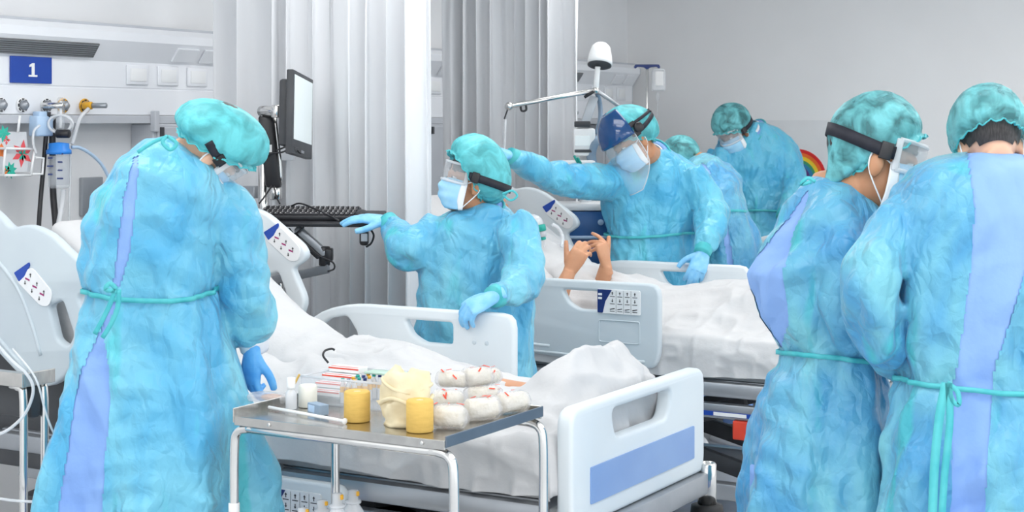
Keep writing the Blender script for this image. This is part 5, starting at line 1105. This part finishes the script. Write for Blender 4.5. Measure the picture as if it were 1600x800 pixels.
# rainbow picture on the far wall
pc0, pc1 = onY(1188, 188, WY), onY(1330, 330, WY)
o = thing('rainbow_picture', 'white paper with a painted rainbow taped to the far wall', 'picture', ((pc0[0]+pc1[0])/2, WY, pc1[2]))
mk('paper', box((pc0[0], WY-.003, pc1[2]), (pc1[0], WY-.0005, pc0[2])), mat('poster paper', (.82, .82, .83), .7, var=((.8, .8, .81), 6, 2)), o, smooth=False)
rc = onY(1247, 279, WY)
for i, (r1, cl, nm) in enumerate(((.195, (.72, .02, .02), 'red'), (.172, (.85, .16, .02), 'orange'), (.150, (.9, .62, .03), 'yellow'), (.126, (.05, .32, .14), 'green'), (.108, (.03, .22, .42), 'blue'), (.085, (.10, .04, .20), 'violet'), (.055, (.62, .03, .25), 'pink'))):
    aa = np.linspace(0, PI, 33); r0 = (.172, .150, .126, .108, .085, .055, .03)[i]
    pl = [(math.cos(q)*r1, math.sin(q)*r1) for q in aa]+[(math.cos(q)*r0, math.sin(q)*r0) for q in aa[::-1]]
    mk(nm+'_band', plate(pl, [], .002, .0002, (1, 0, 0), (0, 0, 1), (0, -1, 0), (rc[0], WY-.0045, rc[2])), mat(nm+' paint', cl, .6, var=(tuple(min(1, c*1.15) for c in cl), 12, 3)), o, smooth=False)

# ================================================================== patients
def patient(label, i, arms=True, skin='skinm'):
    y = 3.76+PITCH*i+.50
    t = thing('person', label, 'person', (-3.5, y, .8), 'patients in bed')
    hip, chest, neck_, head_ = np.array([-3.22, y, .87]), np.array([-3.52, y, 1.02]), np.array([-3.74, y, 1.18]), np.array([-3.86, y, 1.29])
    R = basis((.70, 0, .71), (-.71, 0, .70)); B_ = head_parts(head_, R, 1.0)
    B_.append(tube([head_+R@np.array([-.025, 0, -.07]), neck_, chest+[-.08, 0, .05]], [.054, .058, .08], 16, 4))
    a_ = np.arange(32)*2*PI/32; ax = nz(chest-hip); un = np.cross(ax, [0, 1, 0]); un = un if un[2] > 0 else -un
    def tor(k): return [c+np.outer(np.cos(a_)*w*k, [0, 1, 0])+np.outer(np.sin(a_)*d*k, un) for c, w, d in ((hip+[.25, 0, -.0], .15, .06), (hip, .17, .085), ((hip+chest)/2, .17, .09), (chest, .19, .10), (chest*.45+neck_*.55, .20, .09), (neck_+[-.0, 0, -.05], .10, .06))]
    B_.append(loft(tor(.85)))
    for s in (-1, 1): B_.append(tube([hip+[0, s*.08, -.03], hip+[.45, s*.08, -.05], hip+[.88, s*.07, -.06], hip+[.92, s*.07, .0]], [.06, .05, .036, .028], 14, 4))
    G_ = [loft(tor(1.06))]
    if arms:
        e1, w1, e2, w2 = V(868, 476, 6.76), V(890, 424, 6.80), V(938, 462, 7.02), V(947, 414, 6.98)
        s1, s2 = chest*.5+neck_*.5+[0, -.19, -.02], chest*.5+neck_*.5+[0, .19, -.02]
        for s_, e_, w_ in ((s1, e1, w1), (s2, e2, w2)):
            B_.append(tube([s_, e_, e_+(w_-e_)*.3, w_], [.045, .040, .040, .027], 16, 5)); G_.append(tube([s_, s_+(e_-s_)*.5, s_+(e_-s_)*.8], [.075, .072, .06], 18, 6))
        B_ += hand_parts(w1, cv(.47, .86, .06), cv(-.35, .18, -.92), 1, s=1.03, fc=[(.5, .9, .5), (.6, .8, .5), (.65, .8, .5), (.7, .8, .5)], thumb=(.86, .50, .10), tcurl=.0, spread=.05)
        B_ += hand_parts(w2, cv(-.22, .95, -.08), cv(.72, .25, -.62), -1, s=1.03, fc=[(.75, .25, .1), (1.35, .3, .2), (1.55, .3, .2), (1.7, .35, .2)], thumb=(.90, .42, .05), tcurl=.0, spread=.10)
    else:
        for s in (-1, 1): s_ = chest*.5+neck_*.5+[0, s*.19, -.02]; B_.append(tube([s_, s_+[.15, s*.03, -.20], s_+[.33, -s*.04, -.25]], [.045, .04, .03], 14, 4)); G_.append(tube([s_, s_+[.15, s*.03, -.20]], [.07, .06], 18, 1, False))
    bv, bf = remesh(join(*B_), .0040 if arms else .006, 2); mk('body', (bv, bf.tolist()), skin, t)
    gv, gf = remesh(join(*G_), .009, 3); n__ = normals(gv, gf); q = gv+.1*np.column_stack([vnoise(gv*6+s) for s in (0, 9, 17)]); gv = gv+n__*(.014*(ridge(q*[9, 9, 9], 2)-.2))[:, None]; mk('hospital_gown', (gv, gf.tolist()), 'sheet', t)
    hv = ell(head_+R@np.array([-.02, 0, .034]), (.102, .081, .097), R, 24, 16); loc = (hv[0]-head_)@R; mk('hair', (hv[0], [g for g in hv[1] if loc[g, 2].mean() > .03-.6*max(0, -(loc[g, 0].mean()-.05)) and loc[g, 0].mean() < .08]), mat('grey hair', (.25, .24, .23), .6, var=((.32, .31, .3), 50, 2)), t)
    for s in (-1, 1): e_ = head_+R@np.array([.073, s*.031, .004]); mk('eye', ell(e_, (.012,)*3), 'signw', t)
    return t
patient('patient with bare clasped hands raised on the middle bed', 1, True)
patient('patient lying under the sheet behind the bending worker', 0, False)
o = thing('oxygen_mask_connector', 'green and grey oxygen connector at the patient\'s chest on middle bed', 'connector', V(846, 365, 7.15))
mk('connector_body', cyl(V(845, 351, 7.15), V(847, 361, 7.15), .020), 'green', o); mk('connector_ring', cyl(V(847, 361, 7.15), V(848, 370, 7.15), .017), 'unitg', o); mk('connector_tip', cyl(V(848, 370, 7.15), V(849, 375, 7.15), .013), 'green', o); mk('tube', cyl(V(849, 375, 7.15), V(851, 386, 7.15), .005), 'clear', o)
mk('mask_cup', ell(V(832, 350, 7.2), (.05, .05, .045)), 'clearw', o)
hose('white_tube', [V(862, 350, 7.3), V(872, 356, 7.3), V(879, 370, 7.3), V(878, 385, 7.2)], .008, 'clearw', 'white tube looping below the middle bed\'s far control panel', 'tube')
